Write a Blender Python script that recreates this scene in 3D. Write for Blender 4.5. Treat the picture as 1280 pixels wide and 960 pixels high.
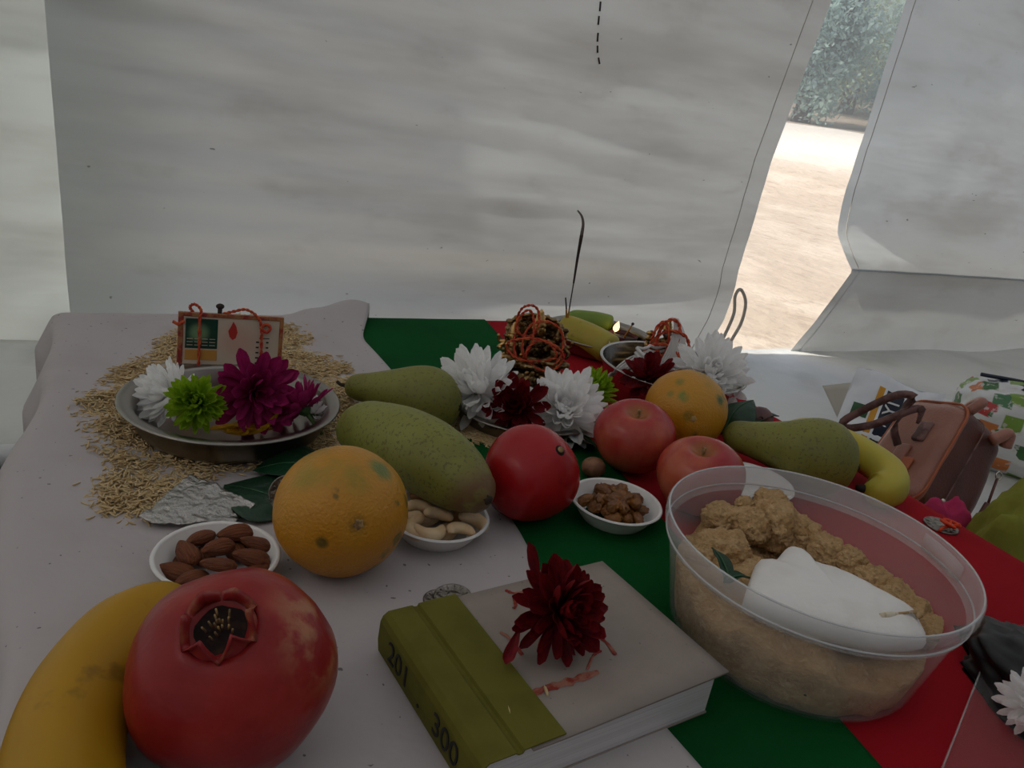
import bpy, bmesh, math, random
import numpy as np
from mathutils import Vector, Matrix, noise
random.seed(7); rng = np.random.default_rng(7)
for o in list(bpy.data.objects): bpy.data.objects.remove(o)
scene = bpy.context.scene
C = scene.collection
R = math.radians

# ------------------------------------------------------------------ camera
F, PT, RO, H = 980.0, R(20.3), R(9.4), .342          # focal length in px of a 1280x960 frame, pitch, roll, height over table
cam = bpy.data.objects.new('camera', bpy.data.cameras.new('camera')); C.objects.link(cam)
cam.data.sensor_width = 36; cam.data.lens = F/1280*36; cam.data.clip_start = .01; cam.data.clip_end = 300
cam.matrix_world = Matrix.Translation((0, 0, H)) @ Matrix.Rotation(R(90)-PT, 4, 'X') @ Matrix.Rotation(RO, 4, 'Z')
scene.camera = cam
# ------------------------------------------------------------------ light
w = bpy.data.worlds.new('world'); scene.world = w; w.use_nodes = True
nt = w.node_tree; sky = nt.nodes.new('ShaderNodeTexSky'); sky.sky_type = 'NISHITA'; sky.sun_disc = False
sky.sun_elevation = R(52); sky.sun_rotation = R(250); sky.air_density = 1.3; sky.dust_density = 3.0
bg = nt.nodes['Background']; nt.links.new(sky.outputs[0], bg.inputs[0]); bg.inputs[1].default_value = .16
sun = bpy.data.objects.new('sun', bpy.data.lights.new('sun', 'SUN')); C.objects.link(sun)
sun.data.energy = 4.6; sun.data.angle = R(1.0); sun.data.color = (1, .95, .87)
sun_from = Vector((-.80, -.30, 1.08))
sun.rotation_euler = sun_from.to_track_quat('Z', 'Y').to_euler()
vs = scene.view_settings
vs.view_transform = 'Standard'; vs.look = 'None'; vs.exposure = 0.0; vs.gamma = 1; vs.use_curve_mapping = False

# ------------------------------------------------------------------ geometry helpers
B0 = Vector((-.562, .901, 0)); U = Vector((.872, .489, 0)).normalized(); V = Vector((U.y, -U.x, 0))
ANG = math.atan2(U.y, U.x)
GZ = -.28                                             # tent floor, table top is z = 0
def T(u, v, z=0): return B0 + U*u + V*v + Vector((0, 0, z))
def ray(x, y):
    a, b, c = x-640, y-480, F
    X = a*math.cos(RO)+b*math.sin(RO); Y = -a*math.sin(RO)+b*math.cos(RO)
    return Vector((X, c*math.cos(PT)-Y*math.sin(PT), -c*math.sin(PT)-Y*math.cos(PT))).normalized()
CP = Vector((0, 0, H))
def at(x, y, z=0.0):                                  # where the line of sight meets height z
    r = ray(x, y); return CP + r*((z-H)/r.z)
def depth(p): d = p-CP; return d.y*math.cos(PT)-d.z*math.sin(PT)
def onwall(x, y, v=-.62):
    r = ray(x, y); return CP + r*(((T(0, v)-CP).dot(V))/r.dot(V))
def fbm(x, y, z=0, o=3): return noise.fractal(Vector((x, y, z)), 1.0, 2.0, o)
def sm(a, b, x): t = min(1, max(0, (x-a)/(b-a))); return t*t*(3-2*t)

def mk(name, vf, mat=None, parent=None, smooth=True, loc=None, rot=None):
    v, f = vf[0], vf[1]
    me = bpy.data.meshes.new(name); me.from_pydata([tuple(p) for p in v], [], [tuple(q) for q in f]); me.update()
    if smooth: me.polygons.foreach_set('use_smooth', [True]*len(me.polygons))
    o = bpy.data.objects.new(name, me); C.objects.link(o)
    if mat: me.materials.append(mat)
    if parent: o.parent = parent
    if loc is not None: o.location = loc
    if rot is not None: o.rotation_mode = 'QUATERNION'; o.rotation_quaternion = rot
    return o
def tag(o, label=None, cat=None, group=None, kind=None):
    if label: o['label'] = label
    if cat: o['category'] = cat
    if group: o['group'] = group
    if kind: o['kind'] = kind
    return o
def thing(name, label, cat, loc=(0, 0, 0), rot=None, group=None):
    o = bpy.data.objects.new(name, None); C.objects.link(o); o.location = loc; o.empty_display_size = .02
    if rot is not None: o.rotation_mode = 'QUATERNION'; o.rotation_quaternion = rot
    return tag(o, label, cat, group)
def align(axis, twist=0):
    q = Vector((0, 0, 1)).rotation_difference(Vector(axis).normalized())
    from mathutils import Quaternion
    return q @ Quaternion((0, 0, 1), twist)
def xf(vf, M): return [M @ Vector(p) for p in vf[0]], vf[1]
def merge(*l):
    v, f = [], []
    for a, b in l:
        n = len(v); v += list(a); f += [tuple(i+n for i in q) for q in b]
    return v, f
def lathe(prof, n=40, fn=None):
    v, f = [], []
    for i, (r, z) in enumerate(prof):
        for k in range(n):
            a = 2*math.pi*k/n; rr, zz = (r, z) if fn is None else fn(r, z, a)
            v.append(Vector((rr*math.cos(a), rr*math.sin(a), zz)))
    for i in range(len(prof)-1):
        for k in range(n):
            f.append((i*n+k, i*n+(k+1) % n, (i+1)*n+(k+1) % n, (i+1)*n+k))
    return v, f
def tube(pts, rad, n=8, cap=True, sq=None):
    pts = [Vector(p) for p in pts]; m = len(pts)
    rf = rad if callable(rad) else (lambda t: rad)
    v, f = [], []; nrm = None
    for i, p in enumerate(pts):
        t = (pts[min(i+1, m-1)]-pts[max(i-1, 0)]).normalized()
        if nrm is None:
            nrm = t.orthogonal().normalized()
        nrm = (nrm-t*nrm.dot(t)).normalized(); b = t.cross(nrm); r = rf(i/(m-1))
        for k in range(n):
            a = 2*math.pi*k/n; s = 1 if sq is None else sq(a)
            v.append(p+(nrm*math.cos(a)+b*math.sin(a))*r*s)
    for i in range(m-1):
        for k in range(n): f.append((i*n+k, i*n+(k+1) % n, (i+1)*n+(k+1) % n, (i+1)*n+k))
    if cap: f.append(tuple(range(n-1, -1, -1))); f.append(tuple(range((m-1)*n, m*n)))
    return v, f
def ball(sub=3, fn=None, sc=(1, 1, 1)):
    bm = bmesh.new(); bmesh.ops.create_icosphere(bm, subdivisions=sub, radius=1)
    v = [q.co.copy() for q in bm.verts]; f = [tuple(x.index for x in q.verts) for q in bm.faces]; bm.free()
    if fn: v = [q*fn(q) for q in v]
    return [Vector((q.x*sc[0], q.y*sc[1], q.z*sc[2])) for q in v], f
def box(lo, hi, bev=0):
    bm = bmesh.new(); bmesh.ops.create_cube(bm, size=1)
    for q in bm.verts: q.co = Vector([(lo[i]+hi[i])/2+q.co[i]*(hi[i]-lo[i]) for i in range(3)])
    if bev: bmesh.ops.bevel(bm, geom=list(bm.edges), offset=bev, segments=2, affect='EDGES', profile=.5)
    bm.verts.index_update()
    r = [q.co.copy() for q in bm.verts], [tuple(x.index for x in q.verts) for q in bm.faces]; bm.free(); return r
def grid(nu, nv, fn):
    v = [fn(i/nu, j/nv) for j in range(nv+1) for i in range(nu+1)]
    f = [(j*(nu+1)+i, j*(nu+1)+i+1, (j+1)*(nu+1)+i+1, (j+1)*(nu+1)+i) for j in range(nv) for i in range(nu)]
    return v, f
def solid(o, t, off=-1):
    m = o.modifiers.new('thickness', 'SOLIDIFY'); m.thickness = t; m.offset = off; return o
def spline(pts, n=40):
    pts = [Vector(p) for p in pts]; P = [pts[0]*2-pts[1]]+pts+[pts[-1]*2-pts[-2]]; out = []
    m = len(pts)-1
    for i in range(n+1):
        s = i/n*m; k = min(int(s), m-1); t = s-k; a, b, c, d = P[k:k+4]
        out.append(.5*((2*b)+(c-a)*t+(2*a-5*b+4*c-d)*t*t+(3*b-a-3*c+d)*t**3))
    return out
def interp(tab, x):
    if x <= tab[0][0]: a, b = tab[0], tab[1]
    elif x >= tab[-1][0]: a, b = tab[-2], tab[-1]
    else:
        for a, b in zip(tab, tab[1:]):
            if a[0] <= x <= b[0]: break
    return a[1]+(b[1]-a[1])*(x-a[0])/(b[0]-a[0])
def drop(vf, z):                                      # shift a shape so that its lowest point is at z
    m = min(p[2] for p in vf[0]); return [Vector((p[0], p[1], p[2]-m+z)) for p in vf[0]], vf[1]

# ------------------------------------------------------------------ materials
def srgb(h):
    if isinstance(h, str): c = [int(h[i:i+2], 16)/255 for i in (0, 2, 4)]
    else: c = h
    return tuple(((x+.055)/1.055)**2.4 if x > .04045 else x/12.92 for x in c)+(1,)
class Mat:
    def __init__(s, name, col='808080', rough=.6, metal=0, spec=.5):
        s.m = bpy.data.materials.new(name); s.m.use_nodes = True; s.t = s.m.node_tree; s.n = s.t.nodes; s.L = s.t.links.new
        s.b = s.n['Principled BSDF']; s.out = s.n['Material Output']; s.col = srgb(col)
        s.b.inputs['Base Color'].default_value = s.col; s.b.inputs['Roughness'].default_value = rough
        s.b.inputs['Metallic'].default_value = metal; s.b.inputs['Specular IOR Level'].default_value = spec
        s.cur = None; s.tc = s.n.new('ShaderNodeTexCoord')
    def co(s, sc=(1, 1, 1), off=(0, 0, 0)):
        mp = s.n.new('ShaderNodeMapping'); mp.inputs['Scale'].default_value = sc; mp.inputs['Location'].default_value = off
        s.L(s.tc.outputs['Object'], mp.inputs[0]); return mp.outputs[0]
    def noise(s, scale, lo, hi, detail=3, sc=(1, 1, 1), off=(0, 0, 0), rough=.55):
        n = s.n.new('ShaderNodeTexNoise'); n.inputs['Scale'].default_value = scale; n.inputs['Detail'].default_value = detail
        n.inputs['Roughness'].default_value = rough; s.L(s.co(sc, off), n.inputs['Vector'])
        return s.ramp(n.outputs['Fac'], lo, hi)
    def ramp(s, sock, lo, hi):
        r = s.n.new('ShaderNodeMapRange'); r.inputs[1].default_value = lo; r.inputs[2].default_value = hi; r.interpolation_type = 'SMOOTHSTEP'
        s.L(sock, r.inputs[0]); return r.outputs[0]
    def near(s, p, r0, r1):                            # 1 near an object-space point, 0 away from it
        d = s.n.new('ShaderNodeVectorMath'); d.operation = 'DISTANCE'; s.L(s.tc.outputs['Object'], d.inputs[0]); d.inputs[1].default_value = p
        return s.ramp(d.outputs['Value'], r1, r0)
    def mul(s, a, b, op='MULTIPLY'):
        m = s.n.new('ShaderNodeMath'); m.operation = op; s.L(a, m.inputs[0])
        if isinstance(b, (int, float)): m.inputs[1].default_value = b
        else: s.L(b, m.inputs[1])
        return m.outputs[0]
    def mix(s, fac, col, amt=1.0):
        if amt != 1: fac = s.mul(fac, amt)
        m = s.n.new('ShaderNodeMix'); m.data_type = 'RGBA'; s.L(fac, m.inputs['Factor'])
        if s.cur is None: m.inputs['A'].default_value = s.col
        else: s.L(s.cur, m.inputs['A'])
        m.inputs['B'].default_value = srgb(col); s.cur = m.outputs['Result']; s.L(s.cur, s.b.inputs['Base Color']); return s
    def bump(s, h, strength=.3, dist=.002):
        b = s.n.new('ShaderNodeBump'); b.inputs['Strength'].default_value = strength; b.inputs['Distance'].default_value = dist
        s.L(h, b.inputs['Height']); s.L(b.outputs[0], s.b.inputs['Normal']); s.bn = b.outputs[0]; return s
    def translucent(s, fac, gain=1.0):
        t = s.n.new('ShaderNodeBsdfTranslucent'); mx = s.n.new('ShaderNodeMixShader'); mx.inputs[0].default_value = fac
        if s.cur: s.L(s.cur, t.inputs[0])
        else: t.inputs[0].default_value = s.col
        if hasattr(s, 'bn'): s.L(s.bn, t.inputs['Normal'])
        s.L(s.b.outputs[0], mx.inputs[1]); s.L(t.outputs[0], mx.inputs[2]); s.L(mx.outputs[0], s.out.inputs[0]); return s
    def clear(s, fac, tint=(1, 1, 1, 1)):
        t = s.n.new('ShaderNodeBsdfTransparent'); t.inputs[0].default_value = tint
        mx = s.n.new('ShaderNodeMixShader'); mx.inputs[0].default_value = fac
        s.L(s.b.outputs[0], mx.inputs[1]); s.L(t.outputs[0], mx.inputs[2]); s.L(mx.outputs[0], s.out.inputs[0]); return s

def tarp(name, col, fac, seed, bmp=.25):
    m = Mat(name, col, .42, spec=.35)
    m.mix(m.noise(1.0, .44, .74, 4, (1.3, 1.3, 7), (seed, 0, 0)), '9a958d', .45)      # horizontal grime streaks, also painting in the shade of wrinkles
    m.mix(m.noise(6.0, .55, .8, 5, (1, 1, 2.2), (0, seed, 0)), '9a948b', .25)
    m.mix(m.noise(30, .74, .77, 2, (1, 1, 2.0), (seed, seed, 0)), '4c4740', .6)
    m.bump(m.noise(2.2, .2, .8, 3, (1, 1, 4), (seed, 3, 0)), bmp, .012)
    return m.translucent(fac).m
M = {}
M['tarp'] = tarp('grimy_white_tarpaulin', 'd3d6d4', .33, 1.3)
M['canvas'] = tarp('unseen_tent_canvas', 'c2c4c6', .30, 2.2)
M['tarp_thin'] = tarp('thin_white_tarpaulin', 'd0d8d2', .42, 5.1)
M['tarp_skirt'] = tarp('shaded_tarpaulin_skirt', 'c4c6c4', .24, 6.6)  # shade below the fold put into a greyer, less translucent tarp
m = Mat('tarp_fold', 'cfcdc8', .5); m.translucent(.3)
M['fold'] = m.m
M['tarp_flap'] = tarp('white_tarpaulin_flap', 'cfd6d9', .42, 8.4)
m = Mat('ground_sheet', 'cfcfcb', .38); m.mix(m.noise(4, .45, .7), 'aeada6', .6); m.bump(m.noise(5, .3, .7, 4), .4, .01); M['sheet'] = m.m
m = Mat('dark_mat', '1c1814', .9); m.mix(m.noise(60, .4, .6), '2e2720'); m.bump(m.noise(180, .3, .7), .6, .004); M['mat'] = m.m
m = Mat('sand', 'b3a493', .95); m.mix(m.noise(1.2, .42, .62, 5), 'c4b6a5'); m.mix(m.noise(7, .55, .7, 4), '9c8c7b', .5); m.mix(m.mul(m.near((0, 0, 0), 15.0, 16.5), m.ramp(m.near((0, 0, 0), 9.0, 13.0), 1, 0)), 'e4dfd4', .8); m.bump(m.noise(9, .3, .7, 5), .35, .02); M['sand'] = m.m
m = Mat('white_cotton', 'b6afae', .9, spec=.15); m.mix(m.noise(7, .45, .75, 4), 'a89f9d', .7); m.mix(m.noise(170, .735, .76, 1), '5e5552', .8); m.bump(m.noise(14, .3, .7, 4), .3, .004); M['cotton'] = m.m
m = Mat('green_cloth', '0c4d22', .95, spec=.08); m.mix(m.noise(9, .4, .7), '0c401d', .6); m.bump(m.noise(900, .3, .7, 1), .3, .0005); M['green_cloth'] = m.m
m = Mat('red_cloth', '9c1620', .92, spec=.1); m.mix(m.noise(8, .4, .7), '88121b', .6); m.bump(m.noise(900, .3, .7, 1), .3, .0005); M['red_cloth'] = m.m
m = Mat('table_wood', '6b4a30', .6); m.mix(m.noise(5, .4, .6, 4, (1, 14, 1)), '50361f'); M['wood'] = m.m
m = Mat('steel', '98938c', .28, 1); m.mix(m.noise(9, .45, .7), '7c766e', .5); M['steel'] = m.m
m = Mat('steel_bright', 'c4c2be', .16, 1); M['steel_bright'] = m.m
m = Mat('paper_bowl', 'e2e0dc', .5); M['paper'] = m.m
m = Mat('white_plastic_pole', 'd9dad8', .45); M['pole'] = m.m

def struct(o): o['kind'] = 'structure'; return o
# ------------------------------------------------------------------ the tent
WV = -.62
MAIN_R = [(-.30, 1.618), (-.186, 1.659), (.274, 1.682), (.685, 1.744), (2.0, 1.94)]
MAIN_L = [(-.30, -.008), (-.2, -.011), (.362, -.029), (2.0, -.08)]
FLAP_L = [(-.30, 1.950), (-.1, 2.005), (-.001, 2.032), (.095, 1.992), (.429, 1.998), (.733, 2.004), (2.0, 2.03)]
def wallgrid(lf, rf, z0, z1, v, disp, nu, nz):
    def fn(a, b):
        z = z0+(z1-z0)*b; u = lf(z)+(rf(z)-lf(z))*a
        return T(u, v+disp(u, z), z)
    return grid(nu, nz, fn)
def d_main(u, z):
    d = .008*fbm(u*.9, z*3.0, 3.1)+.0030*fbm(u*2.3+z*2, z*9, 7)+.0012*fbm(u*5, z*26, 9)
    zc = -.085+.008*math.sin(u*2.3)                     # one sagging crease low down, a few slanting wrinkles higher up
    d += .034*sm(.06, 0, z-zc)*sm(-.12, -.01, z-zc)*(.6+.4*sm(.0, .5, u))
    for z0, k, wd, am in ((.30, .10, .030, .007), (.40, .12, .025, .006), (.47, .06, .025, .006), (.17, .05, .025, .005), (.08, .01, .018, .005), (.235, .08, .018, .003), (.02, .02, .015, .003)):
        d += am*math.exp(-((z-z0+k*u)/wd)**2)
    return d*(.15+.85*sm(1.75, 1.15, u))
ROOF = 1.75
o = struct(mk('wall_back', wallgrid(lambda z: interp(MAIN_L, z), lambda z: interp(MAIN_R, z), GZ-.06, ROOF, WV, d_main, 90, 130), M['tarp']))
def seam(par, ef, off, v, disp, mat, r=.0011):               # stitched line beside a tarp edge
    pts = [T(ef(z)+off, v+disp(ef(z)+off, z)+.001, z) for z in [GZ+(ROOF-GZ)*k/140 for k in range(141)]]
    mk('seam', tube(pts, r, 6), mat, par)
M['seam'] = Mat('seam_grey', 'b5b0a8', .9).m
seam(o, lambda z: interp(MAIN_R, z), -.062, WV, d_main, M['seam'])
m = Mat('dark_stitch', '2b2724', .9); M['stitch'] = m.m
for (x0, y0, x1, y1) in ((751, 2, 750, 14), (749, 20, 748, 31), (748, 41, 747, 52), (747, 57, 747, 66), (748, 72, 749, 80)):
    a, b = onwall(x0, y0), onwall(x1, y1)
    pts = [a+(b-a)*t for t in (0, .5, 1)]
    pts = [p+V*(d_main((p-B0).dot(U), p.z)+.001) for p in pts]
    mk('stitch', tube(pts, .0022, 6), M['stitch'], o)
d_left = lambda u, z: .02*fbm(u*1.5, z*2, 11)+.01*fbm(u*5, z*4, 2)
o = struct(mk('wall_left', wallgrid(lambda z: -1.6, lambda z: .12, GZ-.07, ROOF, WV-.10, d_left, 60, 60), M['tarp_thin']))
def d_flap(u, z):
    d = .014*fbm(u*1.3, z*2, 21)+.004*fbm(u*5, z*6, 2)
    return d+(.075*math.exp(-z/.09) if z >= 0 else .075*max(0, 1+z/.30))
o = struct(mk('wall_right', wallgrid(lambda z: interp(FLAP_L, z), lambda z: 4.2, .0, ROOF, WV, d_flap, 80, 110), M['tarp_flap']))
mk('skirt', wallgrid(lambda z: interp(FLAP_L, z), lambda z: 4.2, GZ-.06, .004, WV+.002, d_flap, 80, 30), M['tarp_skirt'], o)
mk('fold_edge', tube([T(interp(FLAP_L, 0)+.001+2.16*k/60, WV+d_flap(interp(FLAP_L, 0)+2.16*k/60, 0)+.003, .002) for k in range(61)], .0035, 8), M['tarp_flap'], o)
seam(o, lambda z: interp(FLAP_L, z), .035, WV, d_flap, M['seam'])
# the unseen remaining sides of the tent, their translucency chosen to shape the light inside
struct(mk('wall_side_left', grid(20, 20, lambda a, b: T(-1.6+.03*fbm(a*4, b*4, 1), WV-.1+a*3.5, GZ+(ROOF-GZ)*b)), M['canvas']))
struct(mk('wall_side_right', grid(20, 20, lambda a, b: T(4.2+.03*fbm(a*4, b*4, 2), WV+a*3.4, GZ+(ROOF-GZ)*b)), M['tarp']))
struct(mk('wall_front', grid(30, 20, lambda a, b: T(-1.6+5.8*a, 2.78+.03*fbm(a*4, b*4, 5), GZ+(ROOF-GZ)*b)), M['canvas']))
struct(mk('ceiling', grid(30, 20, lambda a, b: T(-1.7+6.0*a, WV-.15+3.6*b, ROOF-.01+.45*(1-abs(2*b-1)))), M['canvas']))
struct(mk('floor', box((-3, -3, GZ-.06), (5, 5, GZ-.012)), M['mat'], smooth=False))
bpy.data.objects['floor'].matrix_world = Matrix.Translation(T(1.3, 1.1, 0)-Vector((0, 0, 0))) @ Matrix.Rotation(ANG, 4, 'Z') @ Matrix.Diagonal((.74, .43, 1, 1)) @ Matrix.Translation((-1, -1, 0))
gs = lambda a, b: T(.93+3.2*a, WV-.015+1.9*b, GZ-.004+.007*fbm(a*9, b*6, 4)+.03*sm(.12, 0, b)*0)
o = mk('ground_sheet', grid(60, 40, gs), M['sheet']); solid(o, .002)
tag(o, 'pale grey plastic ground sheet under the handbag and shopping bag', 'ground sheet')
o = mk('ground_sheet', grid(40, 16, lambda a, b: T(-1.5+2.0*a, WV-.09+.502*b, GZ-.004+.006*fbm(a*8, b*4, 9))), M['sheet']); solid(o, .002)
tag(o, 'pale ground sheet strip ending at the white ground pole', 'ground sheet')
o = mk('ground_pole', tube([T(-1.4, -.165, GZ+.008), T(-.5, -.165, GZ+.008), T(.55, -.165, GZ+.008)], .019, 14), M['pole'])
tag(o, 'white tent pole lying on the floor along the sheet edge', 'pole')

# outdoors: sand rising into a bank, trees on it
def gz(x, y):
    d = math.hypot(x, y); return GZ-.06+.9*sm(7, 15, d)+2.2*sm(16, 40, d)+.03*fbm(x*.4, y*.4, 2)
rows = [0.9+.35*i for i in range(20)]+[8+1.2*i for i in range(45)]
v, f = [], []
NA = 60
for r_ in rows:
    for k in range(NA+1):
        a = R(-15+230*k/NA); x, y = .8+r_*math.cos(a), 1.2+r_*math.sin(a); v.append((x, y, gz(x, y) if r_ > 3 else GZ-.075))
for i in range(len(rows)-1):
    for k in range(NA): f.append((i*(NA+1)+k, i*(NA+1)+k+1, (i+1)*(NA+1)+k+1, (i+1)*(NA+1)+k))
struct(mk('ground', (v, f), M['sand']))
m = Mat('leaf', 'b4cca8', .6); m.mix(m.noise(.7, .4, .6), 'c6dab8'); m.translucent(.5); M['leaf'] = m.m  # distant haze is partly put into these pale leaf colours
m = Mat('leaf_hazed_blue', 'a8c4c0', .6); m.mix(m.noise(.7, .4, .6), 'b8d0c8'); m.translucent(.5); M['leaf_hazed_blue'] = m.m  # leaf tone made paler and bluer to imitate haze
m = Mat('bark', '4b3f33', .9); m.bump(m.noise(20, .3, .7), .6, .02); M['bark'] = m.m
def tree(x, y, hgt, rad, mat, label, seed):
    t = thing('tree', label, 'tree', (x, y, gz(x, y)), group='trees on the bank outside the tent')
    rs = np.random.default_rng(seed)
    br = [tube(spline([(0, 0, -.1), (.1, .05, hgt*.3), (-.05, .1, hgt*.6), (.05, 0, hgt*.85)], 8), lambda q: .22*(1-q*.8), 8)]
    for k in range(6):
        a = k*1.05+seed; z = hgt*(.2+.08*k)
        br.append(tube(spline([(0, 0, z), (rad*.4*math.cos(a), rad*.4*math.sin(a), z+hgt*.1), (rad*.75*math.cos(a), rad*.75*math.sin(a), z+hgt*.22)], 5), lambda q: .09*(1-q*.8), 6))
    mk('trunk', merge(*br), M['bark'], t)
    n = 16000; cl = rs.normal(size=(34, 3)); cl /= np.linalg.norm(cl, axis=1)[:, None]; cl *= rs.uniform(.35, 1, (34, 1))
    cen = cl*[rad*.8, rad*.8, hgt*.42]+[0, 0, hgt*.37]
    p = cen[rs.integers(0, 34, n)]+rs.normal(size=(n, 3))*rad*.17
    p[:, 2] = np.maximum(p[:, 2], .05)
    d1 = rs.normal(size=(n, 3)); d1 /= np.linalg.norm(d1, axis=1)[:, None]; d2 = np.cross(d1, rs.normal(size=(n, 3))); d2 /= np.linalg.norm(d2, axis=1)[:, None]
    s = rs.uniform(.04, .085, (n, 1))
    vv = np.stack([p-d1*s, p+d2*s*.5, p+d1*s, p-d2*s*.5], 1).reshape(-1, 3)
    c = mk('crown', (vv.tolist(), np.arange(4*n).reshape(-1, 4).tolist()), mat, t, smooth=False); c['kind'] = 'stuff'
for i, (px, d, hg, rd, mt, lb) in enumerate((
        (1008, 19, 4.5, 1.3, 'leaf_hazed_blue', 'bluish green tree on the bank beside the big tarpaulin edge'),
        (1062, 24, 6.0, 1.9, 'leaf', 'light green broad tree on the bank in the middle of the gap'),
        (1152, 20.5, 4.5, 1.3, 'leaf_hazed_blue', 'grey green tree on the bank beside the right flap'),
        (950, 28, 6.0, 2.2, 'leaf', 'green tree on the bank hidden partly by the big tarpaulin'),
        (1200, 28, 6.5, 2.0, 'leaf', 'green tree on the bank hidden partly by the right flap'),
        (1055, 34, 9.0, 3.6, 'leaf_hazed_blue', 'tall bluish tree standing behind the other trees'))):
    r_ = ray(px, 120); k = d/math.hypot(r_.x, r_.y); tree(r_.x*k, r_.y*k, hg, rd, M[mt], lb, i+3)
# warm-day haze hanging over the far ground and the trees
hz = mk('haze', box((-9, -10, -3), (14, 15, 14)), None, smooth=False); hz.location = (8, 21, 0)
m = bpy.data.materials.new('haze'); m.use_nodes = True; nn = m.node_tree.nodes; nn.remove(nn['Principled BSDF'])
vsc = nn.new('ShaderNodeVolumeScatter'); vsc.inputs['Density'].default_value = .055; vsc.inputs['Color'].default_value = (.93, .97, 1, 1); m.node_tree.links.new(vsc.outputs[0], nn['Material Output'].inputs['Volume'])
hz.data.materials.append(m); tag(hz, 'pale haze hanging over the far sand and the trees outside', 'haze', kind='stuff')
# rope loop tied to the big tarp
m = Mat('rope', 'b7b0a4', .8); m.bump(m.noise(300, .3, .7), .5, .001); M['rope'] = m.m
def roped(px, d): p = onwall(*px, v=-.62+d); return p
pts = spline([roped((893, 446), .03), roped((903, 425), .03), roped((917, 393), .03), roped((919, 370), .03), roped((926, 362), .025), roped((932, 378), .03), roped((927, 402), .03), roped((915, 424), .03), roped((903, 444), .03)], 60)
o = mk('rope_loop', tube([Vector((p.x, p.y, max(p.z, GZ+.006))) for p in pts], .0048, 8), M['rope'])
tag(o, 'pale rope loop hanging from the tarpaulin corner by the gap', 'rope')

# ------------------------------------------------------------------ table and cloths
TW, TD = .82, 1.0
t = thing('low_table', 'low wooden table hidden under the white, green and red cloths', 'table', T(0, 0, GZ-.012))
def tb(lo, hi, b): return xf(box(lo, hi, b), Matrix.Rotation(ANG, 4, 'Z') @ Matrix.Diagonal((1, -1, 1, 1)))
hT = -GZ+.012
for nm, lo, hi in [('tabletop', (.004, .004, hT-.03), (TW-.004, TD-.004, hT-.001))]+[('leg', (a, b, 0), (a+.045, b+.045, hT-.03)) for a in (.03, TW-.075) for b in (.03, TD-.075)]:
    vv, ff = tb(lo, hi, .003); mk(nm, (vv, [q[::-1] for q in ff]), M['wood'], t, smooth=False)
def cloth(name, uL, uR, hangL, hangR, hangB, hangF, z, mat, nu, nv, wr, label, bul=0, lift=None, seed=0):
    def fn(a, b):
        v = -hangB+(TD+hangB+hangF)*b
        l = (uL(v)-hangL); r = (uR(v)+hangR); u = l+(r-l)*a
        zz = z+wr*(.5+.5*fbm(u*9, v*9, seed)) ; uu, vv = u, v
        rd = .012
        def over(s, edge, sign):
            q = (s-edge)*sign
            if q <= -rd: return s, 0
            q += rd; an = min(q/rd, math.pi/2)
            return edge+sign*(-rd+rd*math.sin(an)*1.0+.004), rd*(1-math.cos(an))+max(0, q-rd*math.pi/2)
        dz = 0
        if hangL: uu, d = over(u, 0, -1); dz = max(dz, d)
        if hangR and u > TW/2: uu, d = over(u, TW, 1); dz = max(dz, d)
        if hangB and v < .2: vv, d = over(v, 0, -1); dz = max(dz, d)
        if hangF and v > .5: vv, d = over(v, TD, 1); dz = max(dz, d)
        out = min(1, dz/.05)
        if hangL and u < TW*.2:
            e = sm(.05, -.01, u); uu -= e*bul*math.exp(-((v-.45)/.14)**2)+out*.012*(1+math.sin(v*34+seed)); zz += 0
        if hangR and u > TW*.9: uu += out*.01*(1+math.sin(v*30+seed))
        if hangB: vv -= (out*.008*(1+math.sin(u*40)) if v < 0 else 0)
        if lift: zz += lift(u, v)
        return T(uu, vv, zz-min(dz, .27))
    o = mk(name, grid(nu, nv, fn), mat); solid(o, .0012, 1 if False else -1); tag(o, label, 'cloth'); return o
BORD = [(-.1, .590), (0, .576), (.855, .452), (1.2, .402)]
ZW, ZG = .0052, .0022
cloth('green_cloth', lambda v: .20, lambda v: interp(BORD, v), 0, 0, .16, .1, ZG+.0014, M['green_cloth'], 60, 150, .0006, 'dark green cloth over the table beneath the fruit', seed=3)
cloth('red_cloth', lambda v: interp(BORD, v)-.03, lambda v: TW, 0, .16, .15, .1, ZG-.0004, M['red_cloth'], 60, 150, .0006, 'bright red cloth over the table under the food tub', seed=5)
def wlift(u, v): return .030*math.exp(-(((u-.365)/.05)**2+((v+.015)/.05)**2))+.006*math.exp(-((u-.3)/.02)**2-((v-.02)/.1)**2)
def wr_(v): return .345+.010*math.sin(v*7)+.012*math.exp(-((v-.56)/.07)**2)+.05*sm(.12, -.03, v)
cloth('white_cloth', lambda v: 0, wr_, .22, 0, .05, .1, ZW, M['cotton'], 110, 170, .0008, 'white cotton cloth draped over the side of the table', bul=.022, lift=wlift, seed=8)
def top(p):                                           # cloth height under a point
    d = p-B0; u, v = d.dot(U), d.dot(V)
    return ZW+.0006 if u < wr_(v) else ZG+.0018

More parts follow.
